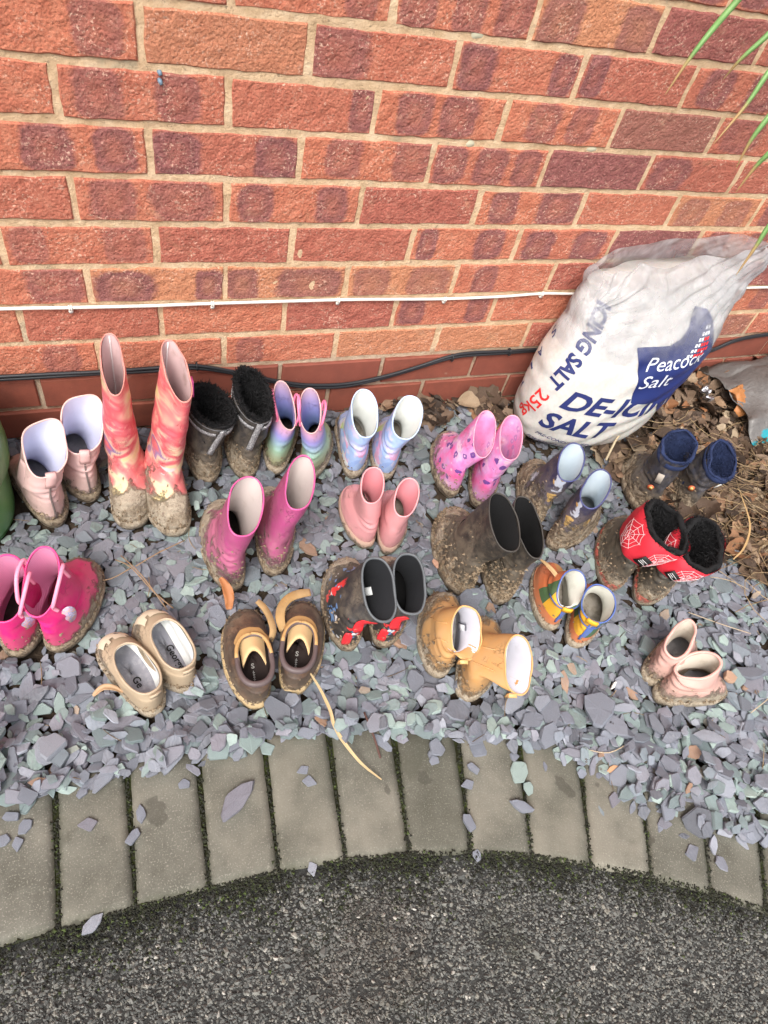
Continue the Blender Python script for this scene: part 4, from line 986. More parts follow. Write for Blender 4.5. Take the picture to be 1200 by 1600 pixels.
def solid(c, var=.12, sc=30): 
    return lambda g: g.mix(g.noise(sc, 5, .6), tuple(v*(1-var) for v in c), tuple(min(1, v*(1+var)) for v in c))
def lining(name, c, stain=.35, rough=.6):
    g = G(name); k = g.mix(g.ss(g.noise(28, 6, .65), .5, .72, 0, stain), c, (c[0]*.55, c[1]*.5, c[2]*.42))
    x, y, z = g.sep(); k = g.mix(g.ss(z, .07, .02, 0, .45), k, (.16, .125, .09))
    return g.end(k, rough, g.bump(g.noise(700, 3), .25, .0006), .3)
def fabric(name, c, c2): g = G(name); return g.end(g.mix(g.ss(g.noise(55, 6, .7), .4, .65), c, c2), .95, g.bump(g.noise(500, 4, .7), .5, .001), .15)
M_SOLE = boot_mat('muddy_sole', (.05, .045, .04), .6, .02, .03, .6)
M_SOLE_L = boot_mat('pale_muddy_sole', (.33, .25, .17), .7, .012, .03, .5, .6)
M_SOLE_P = boot_mat('pink_sole', (.46, .30, .24), .6, .003, .02, .35, .6)
M_CLOD = None
g = G('dried_mud_lump'); M_CLOD = g.end(g.mix(g.noise(40, 5, .7), g.ramp(g.attr('rnd'), [(.1, MUD_D), (.5, MUD_M), (.95, MUD_L)]), MUD_M), .92, g.bump(g.noise(250, 5), .6, .001), .1)
FOOTB = fabric('grey_footbed', (.38, .375, .39), (.50, .49, .50)); DARKB = fabric('dark_footbed', (.03, .026, .024), (.055, .045, .04)); TANB = fabric('pale_footbed', (.32, .29, .25), (.22, .19, .15))

# A: pale pink elasticated ankle wellies, heels to the camera
ma = boot_mat('pale_pink_rubber', solid((.70, .48, .46)), .32, .008, .07, .40, .55)
mal = lining('lavender_lining', (.60, .62, .78), .12); mat_tab = plain('pink_webbing', (.66, .42, .40), .8, .3)
mrimA = plain('pink_rim_rubber', (.74, .50, .46), .35)
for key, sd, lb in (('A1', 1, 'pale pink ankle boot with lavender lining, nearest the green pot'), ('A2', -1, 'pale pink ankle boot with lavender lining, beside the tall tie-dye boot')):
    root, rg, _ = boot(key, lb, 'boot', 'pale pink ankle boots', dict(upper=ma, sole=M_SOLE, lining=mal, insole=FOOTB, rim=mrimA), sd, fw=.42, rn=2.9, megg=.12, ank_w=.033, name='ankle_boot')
    P = [on_ring(rg, f, .5, .0012) for f in np.linspace(.12, .97, 12)]
    quick('heel_strip', *strap([p for p, d in P], .0032, .0011, nrm=[d for p, d in P]), plain('grey_piping', (.20, .16, .15), .6), root)
    P = [on_ring(rg, f, .5, .0022) for f in (.78, .86, .94, 1)]; pts = [p for p, d in P]; dd = P[-1][1]
    pts += [pts[-1]+Vector((0, 0, .005))-dd*.002, pts[-1]+Vector((0, 0, .002))-dd*.008]; quick('heel_tab', *strap(pts, .017, .002, nrm=[d for p, d in P]+[Vector((0, 0, 1)), Vector((0, 0, 1))]), mat_tab, root)
    for j in (.26, .74):                                              # elasticated side gussets
        P = [on_ring(rg, f, j, .0008) for f in np.linspace(.55, .96, 8)]
        quick('side_gusset', *strap([p for p, d in P], .020, .0004, nrm=[d for p, d in P], taper=.5), plain('pink_elastic', (.62, .42, .40), .85, .5, 300), root)
    clods(root, rg, 118, M_CLOD, .02, 0.0030, seed=len(lb))

# B: tall tie-dye wellies, toes to the camera
def tiedye(g):
    x, y, z = g.sep(); P = g.vadd(g.P, g.vadd(g.noise(7, 2, col=True), .07, 'SCALE')); sq = g.n('ShaderNodeMapping'); sq.inputs['Scale'].default_value = (.7, .7, 1.5); g.set(sq.inputs[0], P)
    f = g.noise(12, 3, .5, P=sq.outputs[0], dist=.7)
    c = g.ramp(f, [(.30, (.66, .60, .22)), (.39, (.76, .56, .36)), (.44, (.72, .20, .20)), (.50, (.62, .05, .09)), (.55, (.70, .13, .17)), (.60, (.78, .48, .34)), (.64, (.18, .11, .32)), (.68, (.62, .07, .12)), (.78, (.72, .26, .22))])
    br = g.noise(60, 6, .8, P=g.vadd(g.P, g.vadd(g.noise(20, 2, col=True), .05, 'SCALE'), 'ADD'))
    c = g.mix(g.ss(br, .55, .7, 0, .5), c, (.82, .50, .38)); return g.mix(.06, c, (.70, .50, .38))
mb = boot_mat('tie_dye_rubber', tiedye, .45, .02, .11, .44, .62, toe=1.6)
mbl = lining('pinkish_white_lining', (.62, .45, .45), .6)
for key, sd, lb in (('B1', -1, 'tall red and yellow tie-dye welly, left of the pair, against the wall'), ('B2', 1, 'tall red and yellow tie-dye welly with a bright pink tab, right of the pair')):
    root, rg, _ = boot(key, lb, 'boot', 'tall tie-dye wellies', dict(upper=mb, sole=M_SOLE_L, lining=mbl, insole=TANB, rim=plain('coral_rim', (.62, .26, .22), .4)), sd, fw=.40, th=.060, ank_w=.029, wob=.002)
    P = [on_ring(rg, f, .5, -.004) for f in np.linspace(.58, .99, 14)]
    quick('lining_seam', *strap([p for p, d in P], .0026, .0008, nrm=[-d for p, d in P]), plain('seam_white', (.72, .66, .66), .7), root)
    if key == 'B2':
        P, d = on_ring(rg, .93, .25, .004); pts = [P-Vector((0, 0, .022)), P-Vector((0, 0, .008)), P+Vector((0, 0, .004)), P+Vector((0, 0, .012))]
        quick('pull_tab', *strap([q+d*.001 for q in pts], .016, .004, nrm=d), plain('hot_pink_webbing', (.86, .12, .42), .6, .2), root)
    clods(root, rg, 294, M_CLOD, .03, 0.0032, seed=len(lb))

# C: black fur boots with silver sequin trim
def blacksuede(g): return g.mix(g.ss(g.noise(26, 6, .7), .4, .7), (.012, .012, .014), (.045, .043, .045))
mc_ = boot_mat('black_boot_fabric', blacksuede, .55, .045, .05, .50, .58)
mfur = plain('black_fur', (.010, .010, .011), .75, 0, 40, .5, spec=.25); mblk = plain('black_lining', (.008, .008, .009), .95, .4, 300)
g = G('sequin_trim'); msq = g.end(g.mix(g.ss(g.vor(600), .2, .45), (.85, .85, .86), (.22, .22, .23)), .32, g.bump(g.vor(600), 1, .0015), .7)
for key, sd, lb in (('C1', 1, 'furry black boot with silver trim touching the tall tie-dye boot'), ('C2', -1, 'furry black boot with silver trim beside the rainbow boots')):
    root, rg, _ = boot(key, lb, 'boot', 'furry black boots', dict(upper=mc_, sole=M_SOLE, lining=mblk, insole=mblk, rim=mblk), sd, fw=.42, rn=2.1, ank_w=.034, wob=.0028, rimr=.003, rimwob=.003, name='fur_boot')
    J = np.linspace(.16, .47, 16)
    P = [on_ring(rg, .90, j, .0018) for j in J]; quick('sequin_band', *strap([p for p, d in P], .0075, .0012, nrm=[d for p, d in P]), msq, root)
    P = [on_ring(rg, .90, j, .0018) for j in np.linspace(.53, .84, 16)]; quick('sequin_band', *strap([p for p, d in P], .0075, .0012, nrm=[d for p, d in P]), msq, root)
    P = [on_ring(rg, f, .5, .0026) for f in np.linspace(.62, .97, 9)]; quick('heel_strap', *strap([p for p, d in P], .012, .0022, nrm=[d for p, d in P]), msq, root)
    P = [on_ring(rg, .96, j, .0015) for j in np.linspace(0, 1, 45)]; quick('piping', *tube([p for p, d in P], .0011, 5, False), plain('grey_piping_thread', (.12, .12, .125), .5), root)
    fur(root, rg, 6000, .0095, mfur, seed=ord(key[1]), depth=.45, out=.15)
    clods(root, rg, 364, M_CLOD, .05, 0.0030, seed=len(lb))
    for q in range(3):
        P, d = on_ring(rg, .80-.07*q, .38+.02*q, -.004)
        if key == 'C2' and q == 0: quick('size_label', *strap([P+Vector((0, 0, .004)), P, P-Vector((0, 0, .004))], .007, .0006, nrm=-d), plain('pale_label', (.6, .6, .6), .6), root)

# D: rainbow glitter wellies with pink loops
def rainbow(g):
    x, y, z = g.sep(); f = g.math('ADD', z, g.math('MULTIPLY', g.math('SUBTRACT', g.noise(18, 4), .5), .045))
    c = g.ramp(g.math('DIVIDE', f, .18), [(.15, (.36, .38, .20)), (.33, (.30, .50, .36)), (.45, (.26, .36, .56)), (.54, (.30, .28, .66)), (.63, (.62, .36, .60)), (.74, (.74, .38, .46)), (.95, (.62, .42, .42))])
    return g.mix(g.ss(g.vor(900), .0, .4, .25, 0), c, (.85, .8, .85))
mdm = boot_mat('rainbow_glitter_rubber', rainbow, .4, .008, .07, .42, .62)
def rl(g):
    x, y, z = g.sep(); return g.ramp(g.math('DIVIDE', z, .19), [(.45, (.16, .22, .45)), (.62, (.30, .30, .62)), (.76, (.48, .38, .62)), (.88, (.58, .40, .50)), (.98, (.50, .40, .34))])
mdl = boot_mat('rainbow_lining', rl, .6, -.05, .02, .2); mpk = plain('pink_rubber_loop', (.84, .20, .36), .4)
for key, sd, lb in (('D1', -1, 'rainbow glitter welly with pink loops, next to the furry black boot'), ('D2', 1, 'rainbow glitter welly with pink loops, right one of its pair')):
    root, rg, _ = boot(key, lb, 'boot', 'rainbow wellies with pink loops', dict(upper=mdm, sole=M_SOLE_L, lining=mdl, insole=DARKB, rim=plain('dusty_pink_rim', (.62, .40, .40), .5)), sd, fw=.40, ank_w=.024)
    for j in (.27, .73): loop_handle(root, rg, j, mpk, .026, .07)
    clods(root, rg, 112, M_CLOD, .02, 0.0028, seed=len(lb))

# E: light blue unicorn-style wellies
def pastel(g):
    P = g.vadd(g.P, g.vadd(g.noise(16, 3, col=True), .05, 'SCALE')); f = g.noise(15, 2, .4, P=P)
    c = g.ramp(g.vor(26, out='Color', P=P), [(.0, (.30, .45, .80)), (.3, (.36, .52, .84)), (.5, (.66, .72, .90)), (.62, (.80, .40, .60)), (.72, (.62, .78, .25)), (.82, (.85, .88, .90)), (.95, (.55, .06, .20))], 'CONSTANT')
    x, y, z = g.sep(); c2 = g.mix(.15, (.36, .52, .84), c)
    c = g.mix(g.ss(g.math('ADD', z, g.math('MULTIPLY', g.noise(20, 3), .04)), .07, .10), c, c2)
    return g.mix(g.ss(g.noise(45, 4, P=P), .52, .62, 0, .55), c, g.mix(g.noise(30, 3), (.80, .84, .90), (.70, .35, .58)))
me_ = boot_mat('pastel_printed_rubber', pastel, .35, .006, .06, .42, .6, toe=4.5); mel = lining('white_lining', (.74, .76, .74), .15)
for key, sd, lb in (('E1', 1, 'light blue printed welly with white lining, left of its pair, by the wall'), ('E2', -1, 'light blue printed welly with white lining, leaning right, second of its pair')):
    root, rg, _ = boot(key, lb, 'boot', 'light blue printed wellies', dict(upper=me_, sole=M_SOLE_L, lining=mel, insole=TANB, rim=plain('sky_blue_rim', (.50, .64, .88), .3)), sd, fw=.39, ank_w=.025)
    clods(root, rg, 84, M_CLOD, .02, 0.0028, seed=len(lb))

# F: magenta wellies
mf = boot_mat('magenta_rubber', solid((.42, .065, .21), .22), .32, .022, .13, .50, .66, toe=2); mfl = lining('greyish_pink_lining', (.58, .51, .49), .3)
for key, sd, lb in (('F1', -1, 'magenta welly with grey lining, left and nearer one of its pair'), ('F2', 1, 'muddier magenta welly with grey lining, leaning behind its mate')):
    root, rg, _ = boot(key, lb, 'boot', 'magenta wellies', dict(upper=mf, sole=M_SOLE, lining=mfl, insole=DARKB, rim=plain('magenta_rim', (.60, .10, .28), .3)), sd, fw=.40, ank_w=.026, wob=.0018)
    clods(root, rg, 210, M_CLOD, .045, 0.0032, seed=len(lb))

# G: small plain pink wellies
mg = boot_mat('plain_pink_rubber', solid((.72, .33, .35), .06), .42, -.004, .04, .34, .6); mgl = plain('pink_inside', (.76, .33, .37), .5)
for key, sd, lb in (('G1', -1, 'small plain pink welly, left of its pair, clean'), ('G2', 1, 'small plain pink welly, right of its pair, clean')):
    root, rg, _ = boot(key, lb, 'boot', 'small plain pink wellies', dict(upper=mg, sole=M_SOLE_P, lining=mgl, insole=TANB, rim=plain('pink_rim', (.80, .36, .38), .35)), sd, fw=.42, ank_w=.022, wob=.0006)

# H: pink floral wellies
def floral(g, dark=True):
    P = g.vadd(g.P, g.vadd(g.noise(30, 2, col=True), .012, 'SCALE'))
    c = g.ramp(g.noise(24, 3, P=P), [(.34, (.80, .10, .36)), (.45, (.78, .20, .50)), (.54, (.66, .30, .62)), (.62, (.82, .52, .66)), (.72, (.80, .12, .30))])
    v = g.vor(46, P=P); cc = g.vor(46, out='Color', P=P); petals = g.math('ADD', v, g.math('MULTIPLY', g.math('SUBTRACT', g.noise(120, 2, P=P), .5), .55))
    pick = g.sep(cc)[0]
    c = g.mix(g.math('MULTIPLY', g.ss(petals, .27, .31, 1, 0), g.math('GREATER_THAN', pick, .42)), c, (.15, .05, .28) if dark else (.36, .14, .46))
    c = g.mix(g.math('MULTIPLY', g.ss(v, .08, .12, 1, 0), g.math('GREATER_THAN', pick, .42)), c, (.75, .5, .65))
    lf = g.vor(48, P=g.vadd(P, 3.7)); return g.mix(g.math('MULTIPLY', g.ss(lf, .14, .18, 1, 0), .6), c, (.85, .70, .80))
mh = boot_mat('floral_pink_rubber', floral, .4, .010, .09, .42, .6, toe=2.2); mhl = boot_mat('floral_pink_lining', lambda g: g.mix(.42, floral(g, False), (.78, .42, .62)), .5, -.05, .02, .2)
for key, sd, lb in (('H1', -1, 'pink floral welly with purple flowers, left of its pair'), ('H2', 1, 'pink floral welly with purple flowers, touching the salt sack')):
    root, rg, _ = boot(key, lb, 'boot', 'pink floral wellies', dict(upper=mh, sole=M_SOLE, lining=mhl, insole=mhl, rim=plain('pink_floral_rim', (.72, .30, .42), .35)), sd, fw=.39, ank_w=.025)
    clods(root, rg, 140, M_CLOD, .03, 0.0029, seed=len(lb))

# I: navy patterned wellies with pale blue lining
def navy(g):
    P = g.vadd(g.P, g.vadd(g.noise(14, 4, col=True), .05, 'SCALE')); c = g.mix(g.noise(20, 4), (.010, .013, .050), (.022, .026, .085))
    c = g.mix(g.ss(g.noise(30, 3, P=P), .58, .62), c, (.50, .30, .07)); c = g.mix(g.ss(g.noise(26, 3, P=g.vadd(P, 4.0)), .64, .67), c, (.45, .50, .62)); return c
mi = boot_mat('navy_printed_rubber', navy, .4, .045, .10, .45, .54); mil = lining('pale_blue_lining', (.56, .64, .70), .12)
for key, sd, lb in (('I1', -1, 'muddy navy welly with pale blue lining, left of its pair, below the sack'), ('I2', 1, 'muddy navy welly with pale blue lining, right of its pair')):
    root, rg, _ = boot(key, lb, 'boot', 'muddy navy wellies', dict(upper=mi, sole=M_SOLE, lining=mil, insole=mil, rim=plain('navy_rim', (.07, .08, .20), .4)), sd, fw=.39, ank_w=.027)
    clods(root, rg, 294, M_CLOD, .06, 0.0031, seed=len(lb))

# J: black muddy wellies
mj = boot_mat('black_rubber', (.018, .017, .017), .42, .045, .12, .46, .56, toe=2.5); mjr = plain('worn_black_rim', (.05, .045, .04), .55)
BT['J1'] = (*BT['J1'][:5], .052); BT['J2'] = (*BT['J2'][:5], .047)
for key, sd, lb in (('J1', -1, 'mud caked black welly, left and nearer one of its pair'), ('J2', 1, 'mud caked black welly standing behind its mate on the right')):
    root, rg, _ = boot(key, lb, 'boot', 'mud caked black wellies', dict(upper=mj, sole=M_SOLE, lining=mblk, insole=mblk, rim=mjr), sd, fw=.42, th=.062, rn=2.3, ank_w=.032, wob=.003)
    clods(root, rg, 1050, M_CLOD, .07, 0.0039, seed=len(lb))

# K: navy fleece-lined boots standing in the leaves
mk = boot_mat('black_navy_fabric', lambda g: g.mix(g.ss(g.noise(30, 5), .5, .6), (.018, .020, .030), (.045, .05, .075)), .5, .035, .05, .45, .5); mkf = plain('navy_fleece', (.018, .030, .085), .95, 1, 300, .5)
g = G('orange_dot_badge'); m_or = g.end((.55, .12, .04), .5)
for key, sd, lb in (('K1', -1, 'navy fleece lined boot with a grey disc inside, in the dead leaves'), ('K2', 1, 'navy fleece lined boot with a white side label, furthest right')):
    root, rg, _ = boot(key, lb, 'boot', 'navy fleece lined boots', dict(upper=mk, sole=M_SOLE, lining=mkf, insole=mkf, rim=mkf), sd, fw=.42, rn=2.3, ank_w=.030, wob=.0042, dip=.006, rimr=.003, rimwob=.004, name='snow_boot')
    fur(root, rg, 3000, .006, mkf, seed=5+ord(key[1]), depth=.35)
    P = [on_ring(rg, .93, j, .0008) for j in np.linspace(0, 1, 45)]; quick('cuff', *strap([p for p, d in P], .012, .0010, nrm=[d for p, d in P]), mkf, root)
    P, d = on_ring(rg, .52, .40, .001); V, F = tube([P, P+d*.002], .0075, 12); quick('badge', V, F, m_or, root)
    V, F = tube([P+d*.001, P+d*.0032], .004, 10); quick('badge_centre', V, F, plain('badge_yellow', (.6, .42, .15), .5), root)
    if key == 'K2':
        q = [on_ring(rg, f, .60, .003) for f in (.70, .76, .82)]; quick('side_label', *strap([p for p, d in q], .007, .001, nrm=[d for p, d in q]), plain('white_label', (.70, .70, .68), .6), root)
    else:
        q, d = on_ring(rg, .62, .02, -.012); V, F = tube([q, q-d*.003], [.014, .014], 18); quick('grey_disc', V, F, plain('grey_foam', (.42, .42, .40), .8), root)
        q = [on_ring(rg, f, .44, .0022) for f in (.70, .76, .82)]; quick('heel_patch', *strap([p for p, d in q], .014, .001, nrm=[d for p, d in q]), plain('worn_patch', (.42, .38, .33), .7, .4), root)
    clods(root, rg, 182, M_CLOD, .04, 0.0030, seed=len(lb))

# L: red cuffed fur-lined boots with white web lines
mlu = boot_mat('black_boot_canvas', lambda g: g.mix(g.ss(g.noise(24, 4), .45, .6), (.015, .016, .016), (.05, .055, .05)), .4, .025, .07, .44, .62)
mlr = plain('red_cuff_fabric', (.62, .025, .045), .65, .35, 160, .2); mweb = plain('white_web_thread', (.80, .62, .64), .6)
mred = boot_mat('red_heel_rubber', (.55, .05, .04), .5, .0, .03, .5, .6)
for key, sd, lb in (('L1', -1, 'black boot with red cuff and white web lines, left of its pair'), ('L2', 1, 'black boot with red cuff and white web lines, right of its pair')):
    h_, a_, L_, rb_, rf_, w_ = BT[key]; BT[key] = (h_, a_, L_, (rb_[0]+.010, rb_[1], rb_[2]-.004), (rf_[0]-.004, rf_[1], rf_[2]-.004), .080)
    root, rg, _ = boot(key, lb, 'boot', 'red cuffed winter boots', dict(upper=mlu, sole=mred, lining=mblk, insole=mblk, rim=mblk), sd, fw=.42, rn=2.4, ank_w=.034, wob=.002, rimr=.005, rimwob=.004, name='snow_boot')
    J = np.linspace(0, 1, 45); fs = np.linspace(.66, 1.0, 8); outw = [.002, .006, .0085, .009, .0085, .008, .007, .003]
    rr = [[tuple(on_ring(rg, f, j, o+.0015*math.sin(j*38+i))[0]) for j in J[:-1]] for i, (f, o) in enumerate(zip(fs, outw))]
    V, F = loft(rr); V = wobble(V, .002, 40, 3); quick('cuff', V, F, mlr, root)
    cu = [[Vector(V[i*44+j]) for j in range(44)] for i in range(8)]
    def cp(j, i, o=.0012):
        j = (j*44) % 44; a0, b0 = int(j) % 44, (int(j)+1) % 44; u = j-int(j); i0 = min(6, int(i)); t = i-i0
        p = (cu[i0][a0]*(1-u)+cu[i0][b0]*u)*(1-t)+(cu[i0+1][a0]*(1-u)+cu[i0+1][b0]*u)*t; c = sum(cu[i0], Vector())/44; d = p-c; d.z = 0; return p+d.normalized()*o
    for c0 in (.30, .52, .78):                                         # white web lines over the cuff
        parts = []
        for q in range(8):
            an = q*math.pi/4+.3; parts.append(tube([cp(c0+.075*math.cos(an)*r_, 3.5+3.1*math.sin(an)*r_) for r_ in np.linspace(.05, 1, 6)], .0005, 4))
        for r_ in (.35, .65, .95): parts.append(tube([cp(c0+.075*math.cos(an)*r_*(1-.12*abs(math.sin(4*(an-.3)))), 3.5+3.1*math.sin(an)*r_*(1-.12*abs(math.sin(4*(an-.3))))) for an in np.linspace(0, 2*math.pi, 33)], .00042, 4, False))
        quick('web_print', *cat(parts), mweb, root)
    q = [cp(.47+.0*k, k, .002) for k in (1.2, 2.4, 3.6)]; c = Vector(); nn = (q[1]-sum(cu[2], Vector())/44); nn.z = 0; nn.normalize()
    lab = quick('black_label', *strap(q, .022, .0014, nrm=nn), plain('black_woven_label', (.012, .012, .012), .6), root)
    t = (q[2]-q[0]).normalized(); s_ = t.cross(nn).normalized(); parts = []
    for k in range(3): parts.append(tube([q[1]+t*(.0042-.0042*k)+s_*x_+nn*.0016 for x_ in ((-.008, .008) if k != 1 else (-.008, .003))], .0006, 4))
    quick('label_lettering', *cat(parts), plain('label_white', (.7, .7, .7), .6), lab)
    fur(root, rg, 4200, .009, mfur, seed=9+ord(key[1]), depth=.4)
    clods(root, rg, 294, M_CLOD, .05, 0.0032, seed=len(lb))

# M: tan muddy ankle wellies
mm = boot_mat('tan_rubber', solid((.52, .27, .09), .16), .5, .012, .10, .50, .60, toe=1.8); mml = lining('grey_white_lining', (.56, .56, .62), .25); mmr = plain('tan_rim', (.66, .38, .15), .4)
for key, sd, lb in (('M1', -1, 'tan orange ankle boot with grey lining, left one, its opening to the right'), ('M2', 1, 'tan orange ankle boot with grey lining, right one, beside the greenish slate')):
    h_, a_, L_, rb_, rf_, w_ = BT[key]
    BT[key] = (h_, a_, L_, (rb_[0], rb_[1], max(rb_[2], .080)), rf_, w_)
    root, rg, _ = boot(key, lb, 'boot', 'tan ankle boots', dict(upper=mm, sole=M_SOLE_L, lining=mml, insole=FOOTB, rim=mmr), sd, fw=.44, th=.05, rn=2.3, ank_w=.027, wob=.0022, name='ankle_boot')
    P, d = on_ring(rg, .97, .5, .001); quick('heel_tab', *strap([P-Vector((0, 0, .014)), P, P+d*.003+Vector((0, 0, .003)), P+d*.008+Vector((0, 0, .001))], .015, .0022, nrm=[d, d, Vector((0, 0, 1)), Vector((0, 0, 1))]), mmr, root)
    for j in (.22, .33, .67, .78):                                    # raised edges of the elastic panels
        P = [on_ring(rg, f, .25+(j-.25 if j < .5 else 0)+(0 if j < .5 else j-.25), .0006) for f in np.linspace(.62, .95, 8)]; quick('gusset_edge', *tube([p for p, d in P], .0012, 5), mm, root)
    if key == 'M1':
        P = [on_ring(rg, f, .78, -.0068) for f in (.72, .8, .88)]; lb2 = quick('size_label', *strap([p for p, d in P], .0155, .0006, nrm=[-d for p, d in P]), plain('label_dark', (.08, .08, .10), .6), root)
        P = [on_ring(rg, f, .78, -.0076) for f in (.74, .8, .86)]; quick('label_panel', *strap([p for p, d in P], .011, .0006, nrm=[-d for p, d in P]), plain('label_pale', (.62, .62, .64), .6), lb2)
    clods(root, rg, 182, M_CLOD, .04, 0.0034, seed=len(lb))

# N: colour block wellies: orange foot, green and yellow blocks, blue piping
def blocks(g):
    x, y, z = g.sep(); a = g.math('ARCTAN2', y, g.math('SUBTRACT', .052, x)); n = g.math('ADD', a, g.math('MULTIPLY', z, 4.0))       # 0 at the heel
    c = g.ramp(g.math('DIVIDE', g.math('ADD', n, 3.4), 6.8), [(0, (.60, .30, .10)), (.14, (.06, .12, .06)), (.34, (.10, .17, .40)), (.40, (.06, .13, .06)), (.50, (.10, .17, .40)), (.53, (.80, .42, .03)), (.64, (.07, .14, .06)), (.78, (.62, .17, .065))], 'CONSTANT')
    return g.mix(g.math('LESS_THAN', z, .036), c, (.62, .19, .075))
mn = boot_mat('colour_block_rubber', blocks, .4, .0, .05, .40, .5, toe=2.5); mnl = lining('cream_lining', (.70, .70, .63), .3); mnb = plain('blue_piping', (.09, .15, .42), .4)
for key, sd, lb in (('N1', -1, 'small colour block welly in green, yellow and orange, left one'), ('N2', 1, 'small colour block welly in green, yellow and orange, right one')):
    h_, a_, L_, rb_, rf_, w_ = BT[key]; BT[key] = (h_, a_, L_, (rb_[0], rb_[1], rb_[2]+.004), rf_, w_+.004)
    root, rg, _ = boot(key, lb, 'boot', 'colour block wellies', dict(upper=mn, sole=M_SOLE_L, lining=mnl, insole=TANB, rim=mnb), sd, fw=.44, ank_w=.026, th=.042, rimr=.0014)
    P = [on_ring(rg, f, .5, .0012) for f in np.linspace(.3, .95, 10)]; quick('heel_stripe', *strap([p for p, d in P], .004, .0008, nrm=[d for p, d in P]), mnb, root)
    P = [on_ring(rg, .80, j, .0012) for j in np.linspace(.3, .7, 16)]; quick('piping', *strap([p for p, d in P], .003, .0010, nrm=[d for p, d in P]), mnb, root)
    P = [on_ring(rg, .97, j, .0026) for j in (.455, .48, .5, .52, .545)]; quick('heel_tab', *strap([p+Vector((0, 0, .002)) for p, d in P], .012, .003, nrm=[d for p, d in P]), plain('yellow_tab', (.80, .42, .03), .4), root)
    clods(root, rg, 84, M_CLOD, .02, 0.0028, seed=len(lb))

# O: small pale pink boots
mo = boot_mat('dusty_pink_rubber', solid((.60, .35, .31), .14), .5, .008, .08, .50, .72, toe=.6); mol = lining('dirty_cream_lining', (.62, .56, .48), .5)
for key, sd, lb in (('O1', 1, 'small dusty pink boot, upper of the pair at the far right'), ('O2', -1, 'small dusty pink boot lying lowest, sideways to its mate')):
    root, rg, _ = boot(key, lb, 'boot', 'small dusty pink boots', dict(upper=mo, sole=M_SOLE_L, lining=mol, insole=FOOTB, rim=plain('dusty_pink_rim_o', (.66, .38, .33), .4)), sd, fw=.47, th=.042, ank_w=.026, wob=.003, rimr=.003)
    P = [on_ring(rg, .60, j, .0012) for j in np.linspace(.05, .30, 10)]; quick('seam_cord', *tube([p for p, d in P], .0012, 5), mo, root)
    clods(root, rg, 154, M_CLOD, .02, 0.0034, seed=len(lb))

# P: black wellies with red patches
def blackred(g):
    x, y, z = g.sep(); P = g.vadd(g.P, g.vadd(g.noise(20, 3, col=True), .03, 'SCALE')); c = g.mix(g.noise(20, 3), (.012, .013, .016), (.03, .03, .035))
    f = g.noise(40, 3, .5, P=P); c = g.mix(g.math('MULTIPLY', g.ss(f, .58, .60), g.math('MULTIPLY', g.ss(z, .11, .09), g.ss(x, .11, .09))), c, (.72, .03, .035))
    c = g.mix(g.math('MULTIPLY', g.ss(g.noise(50, 2, P=g.vadd(P, 3.0)), .60, .62), g.ss(z, .10, .08)), c, (.10, .22, .45))
    return g.mix(g.math('MULTIPLY', g.ss(g.noise(55, 2, P=g.vadd(P, 6.0)), .64, .66), g.ss(z, .10, .08)), c, (.62, .62, .64))
mp_ = boot_mat('black_red_printed_rubber', blackred, .4, .018, .07, .46, .68, toe=10); mpl = plain('black_mesh_lining', (.012, .013, .016), .9, .5, 500); mpr = plain('slate_grey_rim', (.10, .11, .12), .45)
redp = plain('red_rubber_patch', (.75, .03, .04), .35, .1)
for key, sd, lb in (('P1', -1, 'black welly with red heel stripe and a white label inside, left one'), ('P2', 1, 'black welly with red heel stripe, right one, standing behind its mate')):
    h_, a_, L_, rb_, rf_, w_ = BT[key]; BT[key] = (h_, a_, L_, rb_, rf_, w_+.004)
    root, rg, _ = boot(key, lb, 'boot', 'black wellies with red heel stripe', dict(upper=mp_, sole=M_SOLE, lining=mpl, insole=mblk, rim=mpr), sd, fw=.42, th=.055, rn=2.5, ank_w=.027, rimr=.0026)
    P = [on_ring(rg, f, .47, .0010) for f in np.linspace(.10, .50, 7)]; quick('heel_stripe', *strap([p for p, d in P], .016, .0014, nrm=[d for p, d in P], taper=.5), redp, root)
    P = [on_ring(rg, f, .53, .0010) for f in np.linspace(.53, .93, 7)]; quick('heel_stripe', *strap([p for p, d in P], .018, .0014, nrm=[d for p, d in P], taper=.5), redp, root)
    P, d = on_ring(rg, .52, .5, .002); V, F = tube([P, P+d*.002], .0035, 10); quick('stud', V, F, plain('white_stud', (.6, .6, .6), .4), root)
    if key == 'P1':
        P = [on_ring(rg, f, .78, -.0078) for f in (.66, .77, .88)]; quick('size_label', *strap([p for p, d in P], .014, .0006, nrm=[-d for p, d in P]), plain('white_size_label', (.66, .68, .68), .6), root)
    clods(root, rg, 294, M_CLOD, .035, 0.0034, seed=len(lb))

